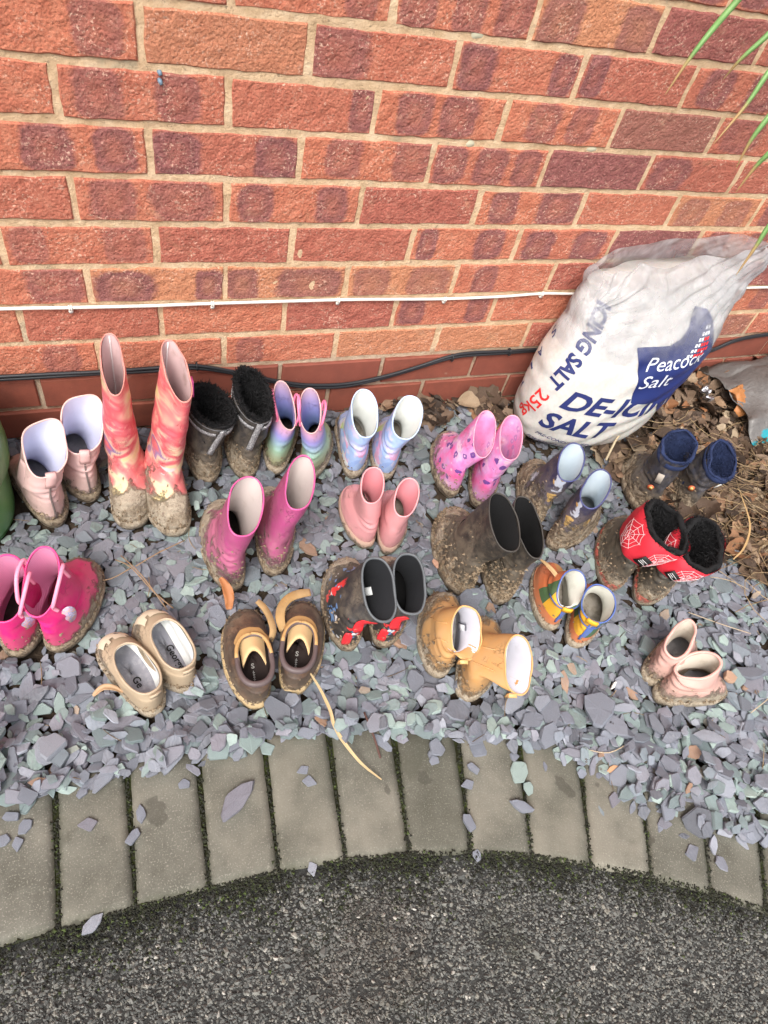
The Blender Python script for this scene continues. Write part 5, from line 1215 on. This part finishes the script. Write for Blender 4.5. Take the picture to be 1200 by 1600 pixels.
# R: beige clogs with a name inside
def clogc(g): x, y, z = g.sep(); return g.mix(g.noise(24, 5), (.36, .275, .185), (.46, .36, .25))
mr = boot_mat('beige_rubber', clogc, .65, .006, .07, .47, .66, toe=5); mrl = plain('white_clog_lining', (.72, .74, .73), .5, .2); mri = fabric('grey_insole', (.30, .30, .34), (.42, .42, .46)); mrr = plain('beige_rim', (.44, .345, .24), .5)
mpale = plain('cream_dried_mud', (.66, .58, .43), .9, .6, 60, .2)
mblkt = plain('black_print', (.01, .01, .01), .6)
def text_mesh(txt, size, bold=.0, italic=0., sub=None):
    cu = bpy.data.curves.new('t', 'FONT'); cu.body = txt; cu.size = size; cu.offset = bold; cu.shear = italic; cu.align_x = 'CENTER'; cu.align_y = 'CENTER'; cu.resolution_u = 3
    ob = bpy.data.objects.new('t', cu); COL.objects.link(ob); bpy.context.view_layer.update()
    me = bpy.data.meshes.new_from_object(ob.evaluated_get(bpy.context.evaluated_depsgraph_get())); bpy.data.objects.remove(ob); bpy.data.curves.remove(cu)
    bm = bmesh.new(); bm.from_mesh(me); bpy.data.meshes.remove(me); bmesh.ops.triangulate(bm, faces=bm.faces[:])
    if sub:
        for _ in range(5):
            es = [e for e in bm.edges if e.calc_length() > sub]
            if not es: break
            bmesh.ops.subdivide_edges(bm, edges=es, cuts=1)
        bmesh.ops.triangulate(bm, faces=bm.faces[:])
    V = [v.co.copy() for v in bm.verts]; bm.verts.ensure_lookup_table(); F = [tuple(v.index for v in f.verts) for f in bm.faces]; bm.free(); return V, F
for key, sd, lb in (('R1', 1, 'muddy beige clog with white lining, lower left of its pair'), ('R2', -1, 'beige clog with the name George on its insole, upper right of its pair')):
    root, rg, _ = boot(key, lb, 'shoe', 'muddy beige clogs', dict(upper=mr, sole=M_SOLE_L, lining=mrl, insole=mri, rim=mrr), sd, fw=.44, th=.046, rn=2.4, wob=.0014, rimr=.0022, name='clog', insf=.66, liner_in=.0045)
    V, F = text_mesh('George' if key == 'R2' else 'Ge', .016, .0003); ins = [o for o in bpy.data.objects if o.parent == root and o.name.startswith('insole')][0]
    V = [(.050-v.x*1.0 if False else .052+v.x*-1.0, v.y*-1.0+(-.004 if key == 'R2' else 0), .0215) for v in V]; o = quick('printed_name', V, F, mblkt, ins)
    # pale cake of mud over the toe
    cake = []; f0 = []
    for i, f in enumerate(np.linspace(.42, .88, 8)):
        for j in np.linspace(-.11, .11, 9): p, d = on_ring(rg, f, j, .0016); cake.append(p+Vector((0, 0, .0022)))
    for i in range(7):
        for j in range(8):
            if noise.noise(Vector((i*.6+sd*3, j*.7, 2)))+.35 > 0: a = i*9+j; f0.append((a, a+1, a+10, a+9))
    quick('dried_mud_cake', cake, f0, mpale, root)
    P = [on_ring(rg, .97, j, .0028) for j in (.46, .5, .54)]; quick('heel_tab', *strap([p for p, d in P], .008, .003, nrm=[d for p, d in P]), mrr, root)
    clods(root, rg, 140, M_CLOD, .015, 0.0032, seed=len(lb))

# S: hot pink wellies with loops
ms = boot_mat('hot_pink_rubber', solid((.68, .012, .18), .18), .28, .008, .08, .40, .6, toe=1.6); 
g = G('ribbed_pink_lining'); x, y, z = g.sep(); wv = g.math('SINE', g.math('MULTIPLY', z, 1900.0)); msl = g.end(g.mix(g.math('ADD', .5, g.math('MULTIPLY', wv, .3)), (.70, .24, .42), (.80, .36, .54)), .5, g.bump(wv, .35, .0006), .4)
mlp = plain('light_pink_loop', (.86, .30, .44), .4)
for key, sd, lb in (('S1', -1, 'hot pink welly cut off by the left edge of the photo'), ('S2', 1, 'hot pink welly with pale pink loops and an oval badge, whole in view at left')):
    root, rg, _ = boot(key, lb, 'boot', 'hot pink wellies with loops', dict(upper=ms, sole=M_SOLE, lining=msl, insole=DARKB, rim=plain('hot_pink_rim', (.82, .05, .24), .3)), sd, fw=.44, ank_w=.030)
    for j in (.27, .73): loop_handle(root, rg, j, mlp, .024, .085, .003)
    P = [on_ring(rg, .66, j, .0014) for j in np.linspace(.80, .90, 5)]
    q, d = on_ring(rg, .80, .66, .0016); up = Vector((0, 0, 1)); s_ = d.cross(up).normalized(); Vb = []; nb = 18
    for k_, (sc2, o_) in enumerate(((1, -.001), (.97, .0006), (0.01, .0010))):
        for i in range(nb): a = 2*math.pi*i/nb; Vb.append(q+s_*.0115*sc2*math.cos(a)+up*.023*sc2*math.sin(a)+d*o_)
    Fb_ = [(k_*nb+i, k_*nb+(i+1) % nb, (k_+1)*nb+(i+1) % nb, (k_+1)*nb+i) for k_ in range(2) for i in range(nb)]
    gg = G('badge_print'); Mb = gg.end(gg.ramp(gg.noise(150, 3), [(.38, (.62, .58, .74)), (.45, (.30, .26, .60)), (.51, (.72, .55, .30)), (.57, (.66, .25, .50)), (.64, (.56, .50, .68))]), .6)
    quick('oval_badge', Vb, Fb_, Mb, root)
    clods(root, rg, 140, M_CLOD, .03, 0.0030, seed=len(lb))

# Q: brown strapped shoes with tan collars
def brownl(g): x, y, z = g.sep(); return g.mix(g.ss(g.noise(30, 6, .7), .4, .65), (.055, .036, .028), (.14, .075, .045))
mq = boot_mat('brown_leather', brownl, .6, .006, .05, .36, .5); mqt = plain('tan_leather', (.50, .30, .12), .65, .3, 110, .2); mqs = boot_mat('ochre_welt', (.50, .36, .18), .6, .0, .02, .45, .6); mqp = plain('padded_collar', (.115, .085, .085), .5, .3, 60, .3)
mqi = plain('dark_brown_lining', (.035, .022, .020), .8, .2)
for key, sd, lb in (('Q1', -1, 'brown leather shoe with tan tongue and open strap, left one'), ('Q2', 1, 'brown leather shoe with tan collar and strap flung forward, right one')):
    h_, a_, L_, rb_, rf_, w_ = BT[key]; BT[key] = (h_, a_, L_, (.010, 0, .066), (.100, 0, .062), .056)
    root, rg, _ = boot(key, lb, 'shoe', 'brown shoes with tan straps', dict(upper=mq, sole=mqs, lining=mqi, insole=mqi, rim=mqp), sd, fw=.43, th=.046, rn=2.4, wob=.0016, rimr=.0030, name='strap_shoe', soleout=.002)
    J = np.linspace(.22, .78, 26); P = [on_ring(rg, .985, j, -.001) for j in J]
    quick('padded_collar', *tube([p+Vector((0, 0, .001)) for p, d in P], [.0030+.0022*math.sin(math.pi*i/25) for i in range(26)], 8), mqp, root)
    # tan vamp band across the instep, following the shell
    rr = []; seedq = ord(key[1])
    for f in np.linspace(.885, 1.0, 6): rr.append([on_ring(rg, f+.03*noise.noise(Vector((j*20, f*9, seedq))), j, .0016)[0]+Vector((0, 0, .0006)) for j in np.linspace(-.17, .17, 15)])
    V = [p for r in rr for p in r]; F = [(i*15+j, i*15+j+1, i*15+16+j, i*15+15+j) for i in range(5) for j in range(14)]; quick('instep_band', V, F, mqt, root)
    for s_ in (-1, 1):                                               # tan inner edges of the opening
        P = [on_ring(rg, 1.0, s_*j, -.001) for j in np.linspace(.0, .24, 10)]; quick('collar_edge', *tube([p+Vector((0, 0, .0012)) for p, d in P], .0033, 7), mqt, root)
    # tongue: a padded arch standing up inside the front of the opening
    V, F = [], []; m = 13
    for i in range(6):
        t = i/5
        for j in range(m):
            u = -1+2*j/(m-1); V.append((.104-.034*t-.012*u*u*t*1.6, .021*u*(1-.12*t), .058+.012*t-.022*u*u*(.3+t*.5)))
    n0 = len(V); V += [(x_-.0035, y_*.95, z_-.003) for x_, y_, z_ in V]
    for i in range(5):
        for j in range(m-1): a = i*m+j; F += [(a, a+1, a+m+1, a+m), (n0+a, n0+a+m, n0+a+m+1, n0+a+1)]
    for j in range(m-1): a = 5*m+j; F.append((a, a+1, n0+a+1, n0+a)); F.append((j+1, j, n0+j, n0+j+1))
    quick('tongue', V, F, plain('tan_tongue', (.66, .45, .23), .7, .3, 200, .15), root)
    if key == 'Q1': SP = [(.088, -.030, .050), (.100, -.036, .060), (.118, -.035, .062), (.134, -.032, .060), (.148, -.026, .060), (.158, -.018, .062)]
    else: SP = [(.085, .028, .052), (.100, .036, .064), (.120, .036, .068), (.138, .026, .068), (.150, .010, .066), (.158, -.008, .062)]
    C = crom(SP, 4); nr = [Vector((-.35, -.25 if key == 'Q1' else .25, 1)) for i in range(len(C))]
    quick('velcro_strap', *strap([Vector(p) for p in C], (.016 if key == 'Q2' else .012), .0014, nrm=nr, taper=.35), boot_mat('ochre_strap', solid((.36, .21, .075), .4, 60), .75, .02, .08, .30, .6), root)
    ins = [o for o in bpy.data.objects if o.parent == root and o.name.startswith('insole')][0]
    V, F = text_mesh('S', .012, .0003); parts = [([(.062-v.y*-1*0-v.x*0+v.y*1.0, -v.x*1.0, .0208) for v in V], F)]
    parts.append(([(.046+y_, x_, .0208) for x_, y_ in ((-.0006, -.010), (.0006, -.010), (.0006, .008), (-.0006, .008))], [(0, 1, 2, 3)]))
    for k in range(4): parts.append(([(.038+k*.004+a_, -.002+b_, .0208) for a_, b_ in ((0, 0), (.0016, 0), (.0016, .0035), (0, .0035))], [(0, 1, 2, 3)]))
    quick('printed_logo', *cat(parts), plain('silver_print', (.50, .48, .46), .5), ins)
    clods(root, rg, 182, M_CLOD, .02, 0.0030, seed=len(lb))

# ------------------------------------------------------------------ the sack of salt
SKK = [  # z, xc, yc, a, b, n
 (.000, 1.015, -.110, .105, .078, 2.4), (.020, 1.026, -.116, .142, .098, 2.4), (.060, 1.042, -.118, .168, .110, 2.35), (.14, 1.058, -.116, .183, .112, 2.35),
 (.22, 1.082, -.110, .196, .106, 2.35), (.29, 1.104, -.096, .197, .090, 2.3), (.34, 1.122, -.080, .194, .066, 2.2), (.38, 1.136, -.064, .192, .046, 2.1), (.42, 1.152, -.048, .188, .024, 2.0), (.455, 1.160, -.038, .184, .006, 2.0)]
SKT = crom(SKK, 12); SKZ = SKT[:, 0]
def sk(z): return [float(np.interp(z, SKZ, SKT[:, i])) for i in range(1, 6)]
def S_raw(phi, z, grow=0.):
    xc, yc, a, b, n = sk(z); s, c = math.sin(phi), math.cos(phi)
    a += grow; b += grow
    x = xc+a*math.copysign(abs(s)**(2/n), s); y = yc-b*math.copysign(abs(c)**(2/n), c)
    k = sm(.26, .44, z)
    zz = z+k*.135*(x-1.12)-.012*k*abs(math.sin(phi*1.0))*0
    return Vector((x, y, zz))
def S(phi, z, out=0.):
    p = S_raw(phi, z); e = 2e-3
    t1 = S_raw(phi+e, z)-S_raw(phi-e, z); t2 = S_raw(phi, z+e)-S_raw(phi, max(0, z-e)); n = t1.cross(t2).normalized()
    if n.y > 0 and abs(math.cos(phi)) > .3 and math.cos(phi) > 0: n = -n
    c = Vector((*sk(z)[:2], p.z)); 
    if n.dot(p-c) < 0: n = -n
    q = Vector((p.x*9, p.z*9, p.y*11))
    d = .006*noise.noise(q)+.0025*noise.noise(q*2.6)
    # folds: long diagonal creases under the neck
    u = p.x*.75+p.z*.9; d += .0045*sm(.18, .36, z)*math.sin(u*70+4*noise.noise(Vector((p.x*6, p.z*6, 2))))*noise.noise(Vector((p.x*5, p.z*12, 7)))*2
    v = p.x*-.5+p.z; d += .0016*math.sin(v*130+6*noise.noise(Vector((p.x*8, p.z*8, 5))))*sm(.0, .5, noise.noise(Vector((p.x*7, p.z*7, 9)))+.3)
    return p+n*(d+out)
# front arc-length table, so flat print wraps onto the sack
def uv_to_phi(u, z):
    xc, yc, a, b, n = sk(z); ph = np.linspace(-1.9, 1.9, 161); s, c = np.sin(ph), np.cos(ph)
    X = a*np.sign(s)*np.abs(s)**(2/n); Y = -b*np.sign(c)*np.abs(c)**(2/n); ds = np.hypot(np.diff(X), np.diff(Y)); L = np.concatenate([[0], np.cumsum(ds)]); L -= L[80]
    return float(np.interp(u, L, ph))
g = G('woven_salt_sack_plastic'); cs = g.mix(g.noise(7, 5, .6), (.58, .565, .53), (.68, .665, .63)); cs = g.mix(g.ss(g.noise(110, 5, .7), .35, .65, .25, 0), cs, (.38, .36, .33))
cs = g.mix(g.ss(g.noise(30, 7, .75, P=g.vadd(g.P, 2.0)), .62, .74, 0, .28), cs, (.46, .41, .33))
x, y, z = g.sep(g.vadd(g.P, (-.955, .17, -.25), 'ADD')); d2 = g.n('ShaderNodeVectorMath', operation='LENGTH'); g.set(d2.inputs[0], g.comb(x, y, z))
cs = g.mix(g.math('MULTIPLY', g.ss(d2.outputs['Value'], .055, .01), g.ss(g.noise(85, 6, .75), .50, .62)), cs, (.20, .16, .08))
M_SK = g.end(cs, .34, g.bump(g.math('ADD', g.noise(40, 6, .6), g.math('MULTIPLY', g.noise(300, 3), .3)), .35, .0028), .5, sss=.15)
sack = empty('salt_sack', (1.1, -.11, 0), label='white sack of de-icing salt with navy and red print leaning on the wall', cat='sack')
org = Vector((1.1, -.11, 0)); PH = 220
zs = list(np.linspace(0.0, .378, 90)); rings = [[tuple(S(2*math.pi*j/PH, z_)-org) for j in range(PH)] for z_ in zs]
V, F = loft(rings, close_bottom=True, close_top=True); quick('sack_body', V, F, M_SK, sack)
# clear empty top of the bag, gathered to the upper right corner
g = G('clear_crumpled_film'); fc = g.mix(g.ss(g.noise(26, 5, .6), .4, .7), (.42, .42, .43), (.66, .66, .68)); b = g.n('ShaderNodeBsdfPrincipled'); g.set(b.inputs['Base Color'], fc); b.inputs['Roughness'].default_value = .18
wn = g.noise(7, 3, .5, dist=2.2); nb = g.bump(wn, 1, .02); g.set(b.inputs['Normal'], nb); tr = g.n('ShaderNodeBsdfTransparent'); tr.inputs[0].default_value = (.93, .93, .95, 1)
tl = g.n('ShaderNodeBsdfTranslucent'); g.set(tl.inputs[0], (.7, .7, .72, 1)); mx0 = g.n('ShaderNodeMixShader'); mx0.inputs[0].default_value = .35; g.t.links.new(b.outputs[0], mx0.inputs[1]); g.t.links.new(tl.outputs[0], mx0.inputs[2])
mx = g.n('ShaderNodeMixShader'); lw = g.n('ShaderNodeLayerWeight'); lw.inputs[0].default_value = .35; g.set(lw.inputs['Normal'], nb)
g.set(mx.inputs[0], g.math('MULTIPLY', g.math('ADD', g.ss(wn, .38, .70, .26, .62), g.math('MULTIPLY', lw.outputs['Facing'], .5), clamp=True), g.ss(g.math('ADD', g.sep()[2], g.math('MULTIPLY', g.noise(14, 4), .09)), .285, .355, .0, 1.0))); g.t.links.new(tr.outputs[0], mx.inputs[1]); g.t.links.new(mx0.outputs[0], mx.inputs[2]); g.t.links.new(mx.outputs[0], g.out.inputs[0]); M_FILM = g.m
zt = list(np.linspace(.25, .415, 50)); fr = []
for z_ in zt:
    r_ = []
    for j in range(PH):
        ph = 2*math.pi*j/PH; t = sm(.28, .40, z_); p = S(ph, z_, .0018+.0065*t); q = Vector((p.x*9-p.z*5, p.z*9+p.x*3, 2)); p += Vector((0, -1 if math.cos(ph) > 0 else .4, 0))*abs(noise.noise(q))*.022*t
        th_ = math.atan2(p.z-.475, p.x-1.39); th2 = math.atan2(p.z-.33, p.x-.93)
        fold = abs(((th_*9+noise.noise(Vector((p.x*5, p.z*5, 1)))*.7) % 1)-.5)*2; fold2 = abs(((th2*4+noise.noise(Vector((p.x*6, p.z*6, 4)))*.6) % 1)-.5)*2
        p.y -= (.013*fold*sm(.75, .05, abs(p.x-1.30))+.012*fold2*sm(.22, .02, abs(p.x-.98)))*t*(1 if math.cos(ph) > 0 else .2)
        p.z += .010*t*noise.noise(Vector((p.x*16, 0, 3)))-.012*sm(.30, .41, z_)*sm(1.02, .94, p.x)
        p.x += .03*t*t*sm(1.18, 1.34, p.x)
        p.y = min(p.y, -.003); r_.append(tuple(p-org))
    fr.append(r_)
V, F = loft(fr); V2 = []
quick('clear_bag_top', V, F, M_FILM, sack)
# the twisted ragged tip at the right corner
tipP = crom([(1.322, -.05, .398), (1.342, -.05, .412), (1.358, -.055, .427), (1.368, -.06, .442)], 3)
tp = []
for i, p in enumerate(tipP):
    r0 = .022*(1-i/len(tipP))+.006; tp.append([(p[0]+r0*.5*math.cos(a)*(1+.5*noise.noise(Vector((a*3, i*.7, 1))))-org.x, p[1]+r0*.45*math.sin(a)*(1+.5*noise.noise(Vector((a*2, i*.9, 5))))-org.y, p[2]+.5*r0*math.cos(a+1)*.6) for a in [2*math.pi*k/14 for k in range(14)]])
V, F = loft(tp); quick('bag_tip', V, F, M_FILM, sack)
# print
navyM = plain('navy_ink', (.025, .035, .14), .4, 0, 40, .15); redM = plain('red_ink', (.72, .03, .03), .4); whiteM = plain('white_ink', (.72, .75, .80), .4)
body = [o for o in bpy.data.objects if o.name.startswith('sack_body')][0]
def sk_print(name, txt, u0, z0_, W_, Hc, rot, mat, bold=.02, italic=.12, out=.0014):
    """lay lettering on the sack: starts at arc position u0, middle height z0_, W_ long, capitals Hc high, turned by rot"""
    V, F = text_mesh(txt, 1.0, bold, italic, .12); xs = [v.x for v in V]; capv, _ = text_mesh('H', 1.0, bold); ys = [v.y for v in capv]; ya, yb = min(ys), max(ys); c, s = math.cos(rot), math.sin(rot); W = []
    x0_, x1_ = min(xs), max(xs)
    for v in V:
        X, Y = (v.x-x0_)/(x1_-x0_)*W_, ((v.y-ya)/(yb-ya)-.5)*Hc; u, z_ = u0+X*c-Y*s, max(.003, z0_+X*s+Y*c); W.append(S(uv_to_phi(u, z_), z_, out)-org)
    return quick(name, W, F, mat, body, smooth=False)
sk_print('de_icing_lettering', 'DE-ICING', -0.157, .158, .34, .047, -.05, navyM, .03)
sk_print('salt_lettering', 'SALT', -0.172, .094, .165, .047, -.02, navyM, .03)
sk_print('side_lettering', 'ICING SALT', -0.167, .352, .185, .033, -1.74, navyM, .04)
sk_print('weight_lettering', '25kg', -0.200, .150, .088, .030, -1.72, redM, .012, 0)
sk_print('small_lettering', 'PRE-CONDITIONED', -0.157, .046, .13, .008, -.03, navyM, .01, 0)
sk_print('small_lettering', 'FOR ROADS & PATHS', -0.157, .026, .11, .007, -.03, navyM, .01, 0)
for q, (z_, t_) in enumerate(((.31, 'O'), (.26, 'S'), (.21, 'A'), (.165, 'L'), (.12, 'T'))):
    sk_print('back_lettering', t_, -.268-.002*q, z_, .018, .020, -1.7, navyM, .01, 0)
# navy crest with the salt maker's name and the dotted red figure
def sk_poly(name, pts, mat, out, parent=None, sub=.012):
    bm = bmesh.new(); vs = [bm.verts.new((x_, y_, 0)) for x_, y_ in pts]; bm.faces.new(vs); bmesh.ops.triangulate(bm, faces=bm.faces[:])
    for _ in range(6):
        es = [e for e in bm.edges if e.calc_length() > sub]
        if not es: break
        bmesh.ops.subdivide_edges(bm, edges=es, cuts=1); bmesh.ops.triangulate(bm, faces=bm.faces[:])
    W = [S(uv_to_phi(v.co.x, v.co.y), v.co.y, out)-org for v in bm.verts]; bm.verts.ensure_lookup_table(); F = [tuple(v.index for v in f.verts) for f in bm.faces]; bm.free()
    return quick(name, W, F, mat, parent or body, smooth=True)
crest = sk_poly('navy_crest', [(-0.07, 0.285), (-0.032, 0.287), (0.008, 0.287), (0.032, 0.298), (0.044, 0.315), (0.05, 0.345), (0.083, 0.338), (0.113, 0.318), (0.143, 0.28), (0.178, 0.24), (0.188, 0.15), (0.088, 0.15), (-0.007, 0.165), (-0.032, 0.225)], plain('navy_ink_crest', (.022, .035, .15), .35, 0, 40, .25), .0012)
sk_print('name_lettering', 'Peacock', -0.022, .252, .150, .028, .03, whiteM, .0, 0, .0024)
sk_print('name_lettering', 'Salt', -0.017, .214, .080, .028, .03, whiteM, .0, 0, .0024)
for q in range(34):
    r_, c_ = divmod(q, 6); u_ = .074+c_*.0085+r_*.0045; z_ = .262+r_*.0095
    if c_ > 6-r_: continue
    sk_poly('dotted_figure', [(u_-.003, z_-.003), (u_+.003, z_-.003), (u_+.003, z_+.003), (u_-.003, z_+.003)], redM if c_ > 1 and r_ < 4 else whiteM, .0026, sub=.02)

# ------------------------------------------------------------------ things at the edges of the picture
def lathe(prof, n=48):
    V = [(r*math.cos(2*math.pi*j/n), r*math.sin(2*math.pi*j/n), z) for r, z in prof for j in range(n)]
    F = [(i*n+j, i*n+(j+1) % n, (i+1)*n+(j+1) % n, (i+1)*n+j) for i in range(len(prof)-1) for j in range(n)]; return V, F
g = G('green_glaze'); gz = g.ramp(g.noise(9, 5, .6), [(.3, (.05, .17, .055)), (.55, (.10, .27, .09)), (.8, (.20, .36, .13))]); gz = g.mix(g.ss(g.noise(70, 5, .7), .60, .7, 0, .3), gz, (.20, .18, .10)); M_POT = g.end(gz, .3, g.bump(g.noise(30, 4), .15, .002), .5)
pot = empty('plant_pot', (-.296, -.175, .0), label='smooth green glazed pot just cut by the left edge of the photo', cat='pot')
quick('pot_body', *lathe([(.0, -.01), (.117, -.01), (.120, .004), (.123, .05), (.125, .095), (.125, .108), (.126, .112)]), M_POT, pot)
quick('pot_collar', *lathe([(.121, .108), (.131, .112), (.137, .125), (.139, .15), (.137, .18), (.131, .205), (.125, .213), (.118, .211), (.114, .203), (.112, .18), (.108, .16)]), M_POT, pot)
quick('potting_soil', *lathe([(.111, .176), (.06, .183), (.0, .180)]), M_SOIL, pot)

# grey plastic bag with a torn teal print lying at the foot of the wall, right edge
g = G('weathered_grey_bag_plastic'); x, y, z = g.sep(); gb = g.mix(g.noise(22, 6, .65), (.085, .08, .075), (.19, .18, .175)); pr = g.math('ADD', g.math('ADD', g.math('MULTIPLY', y, -1.0), g.math('MULTIPLY', x, .30)), g.math('MULTIPLY', g.noise(14, 4), .10))
gb = g.mix(g.ss(pr, .155, .16), gb, (.02, .27, .33)); gb = g.mix(g.math('MULTIPLY', g.ss(pr, .185, .188), g.ss(pr, .20, .197)), gb, (.34, .35, .35)); gb = g.mix(g.ss(pr, .222, .225), gb, (.25, .27, .27))
M_BAG = g.end(gb, .3, g.bump(g.noise(30, 6, .65, dist=1), .8, .006), .5)
V, F = [], []; nu, nv = 40, 26
for j in range(nv+1):
    for i in range(nu+1):
        u, v = i/nu, j/nv; X = -.14+.52*u; Y = .10-.26*v
        top = math.sin(math.pi*min(1, max(0, v*.93+.02)))**.5; cr = noise.noise(Vector((X*13, Y*13, 2)))*.032+abs(noise.noise(Vector((X*22, Y*22, 8))))*.018
        zz = (.012+(.075*sm(0, .35, u)+.025)*top)+cr*(.25+top*.8)-.05*sm(.55, 1, v)*(.6-u*.3)
        V.append((X+.02*noise.noise(Vector((u*4, v*4, 1))), Y+.025*noise.noise(Vector((u*5, v*5, 6))), zz))
for j in range(nv):
    for i in range(nu): a = j*(nu+1)+i; F.append((a, a+1, a+nu+2, a+nu+1))
bag = quick('plastic_bag', V, F, M_BAG, label='crumpled grey plastic bag with teal print at the foot of the wall, right edge', cat='bag'); bag.location = (1.63, -.115, .022)
sol = bag.modifiers.new('s', 'SOLIDIFY'); sol.thickness = .0012
# scrap of foil and a crumpled orange-brown leaf in front of it
V, F = [], []
for j in range(9):
    for i in range(7): V.append((-.014+.028*i/6, -.020+.04*j/8, .007*math.sin(i*1.9+j*.4)+.006*math.sin(j*1.7)+random.gauss(0, .0008)))
for j in range(8):
    for i in range(6): a = j*7+i; F.append((a, a+1, a+8, a+7))
g = G('foil'); fo = quick('foil_scrap', V, F, g.end((.62, .62, .66), .22, g.bump(g.noise(60, 4), .6, .003), .8), smooth=False, label='crumpled silver foil scrap in the dead leaves right of the sack', cat='litter'); g.m.node_tree.nodes['Principled BSDF'].inputs['Metallic'].default_value = .9
fo.location = (1.435, -.115, .050); fo.rotation_euler = (.5, .2, .4)
V, F = [], []
for j in range(15):
    for i in range(11):
        u, v = i/10-.5, j/14-.5; V.append((u*.045*(1+.3*noise.noise(Vector((v*5, 0, 0)))), v*.075, .010*math.sin(u*24+v*6)+.006*noise.noise(Vector((u*20, v*20, 0)))-.05*u*u))
for j in range(14):
    for i in range(10): a = j*11+i; F.append((a, a+1, a+12, a+11))
o = quick('crumpled_leaf', V, F, plain('rust_leaf', (.42, .17, .055), .55, .8, 90, .4), label='crumpled rust orange leaf lying beside the grey plastic bag', cat='leaf'); o.location = (1.52, -.155, .060); o.rotation_euler = (.6, .1, .45)

# long green blades hanging into the top right corner
g = G('green_blade'); f = g.attr('rnd'); x, y, z = g.sep(); bl = g.mix(g.noise(25, 4), (.12, .25, .07), (.22, .38, .13)); bl = g.mix(g.ss(g.math('ADD', f, g.math('MULTIPLY', g.noise(30, 4), .15)), .80, .93), bl, (.42, .27, .12)); M_BL = g.end(bl, .45, None, .4, sss=.0)
plant = empty('spiky_plant', (1.12, -.22, 1.14), label='long narrow green blades with dry tips hanging into the top right corner', cat='plant')
ORG = Vector((1.12, -.22, 1.14))
def blade(P, wd):
    P = [Vector(p) for p in crom(P, 8)]; n = len(P); V, F, R_ = [], [], []
    for i, p in enumerate(P):
        t = (P[min(i+1, n-1)]-P[max(i-1, 0)]).normalized(); s_ = t.cross(Vector((-.6, -.75, .2))).normalized(); up = s_.cross(t); k = i/(n-1); w_ = wd*(1-k**3)*(.5+.5*min(1, k*4))+.0003
        for a_, b_ in ((-1, .3), (0, 0), (1, .3), (0, -.12)): V.append(tuple(p+s_*w_*a_+up*w_*b_-ORG)); R_.append(k)
    for i in range(n-1):
        for j in range(4): q = (j+1) % 4; F.append((i*4+j, i*4+q, i*4+4+q, i*4+4+j))
    me = np_mesh('leaf_blade', V, F, {'rnd': R_}); link('leaf_blade', me, M_BL, plant)
BLD = [((1.12, -0.22, 1.14), (0.936, -0.144, 0.957), (0.906, -0.124, 0.857), (0.873, -0.138, 0.82), (0.855, -0.142, 0.784), (0.842, -0.143, 0.738)), ((1.12, -0.22, 1.14), (0.999, -0.179, 0.96), (0.969, -0.159, 0.86), (0.948, -0.166, 0.833), (0.927, -0.163, 0.8), (0.925, -0.152, 0.768)), ((1.12, -0.22, 1.14), (0.992, -0.221, 0.927), (0.962, -0.201, 0.827), (0.941, -0.209, 0.8), (0.924, -0.218, 0.76), (0.899, -0.223, 0.707)), ((1.12, -0.22, 1.14), (0.983, -0.27, 0.889), (0.953, -0.25, 0.789), (0.933, -0.258, 0.761), (0.923, -0.261, 0.73), (0.926, -0.261, 0.692)), ((1.12, -0.22, 1.14), (0.986, -0.308, 0.863), (0.956, -0.288, 0.763), (0.932, -0.296, 0.735), (0.925, -0.292, 0.709), (0.921, -0.289, 0.67)), ((1.12, -0.22, 1.14), (0.97, -0.4, 0.793), (0.94, -0.38, 0.693), (0.918, -0.377, 0.672), (0.911, -0.382, 0.639), (0.905, -0.386, 0.595))]
for q_ in BLD: blade(q_, .0048)
for q_ in range(9):
    a = random.uniform(-1.2, 1.0); L_ = random.uniform(.2, .34); c_, s_ = math.cos(a), math.sin(a)
    blade([(1.12, -.22, 1.14), (1.12+c_*L_*.4, -.22+min(.16, s_*L_*.4), 1.14+.12), (1.12+c_*L_*.9, -.22+min(.17, s_*L_*.9), 1.14+.08), (1.12+c_*L_*1.2, -.22+min(.18, s_*L_), 1.14-.06)], .006)
quick('stem', *tube([(0, 0, 0), (.01, -.01, -.02), (.02, -.01, .03)], [.012, .014, .008], 8), plain('plant_stem', (.20, .16, .08), .8, .4), plant)
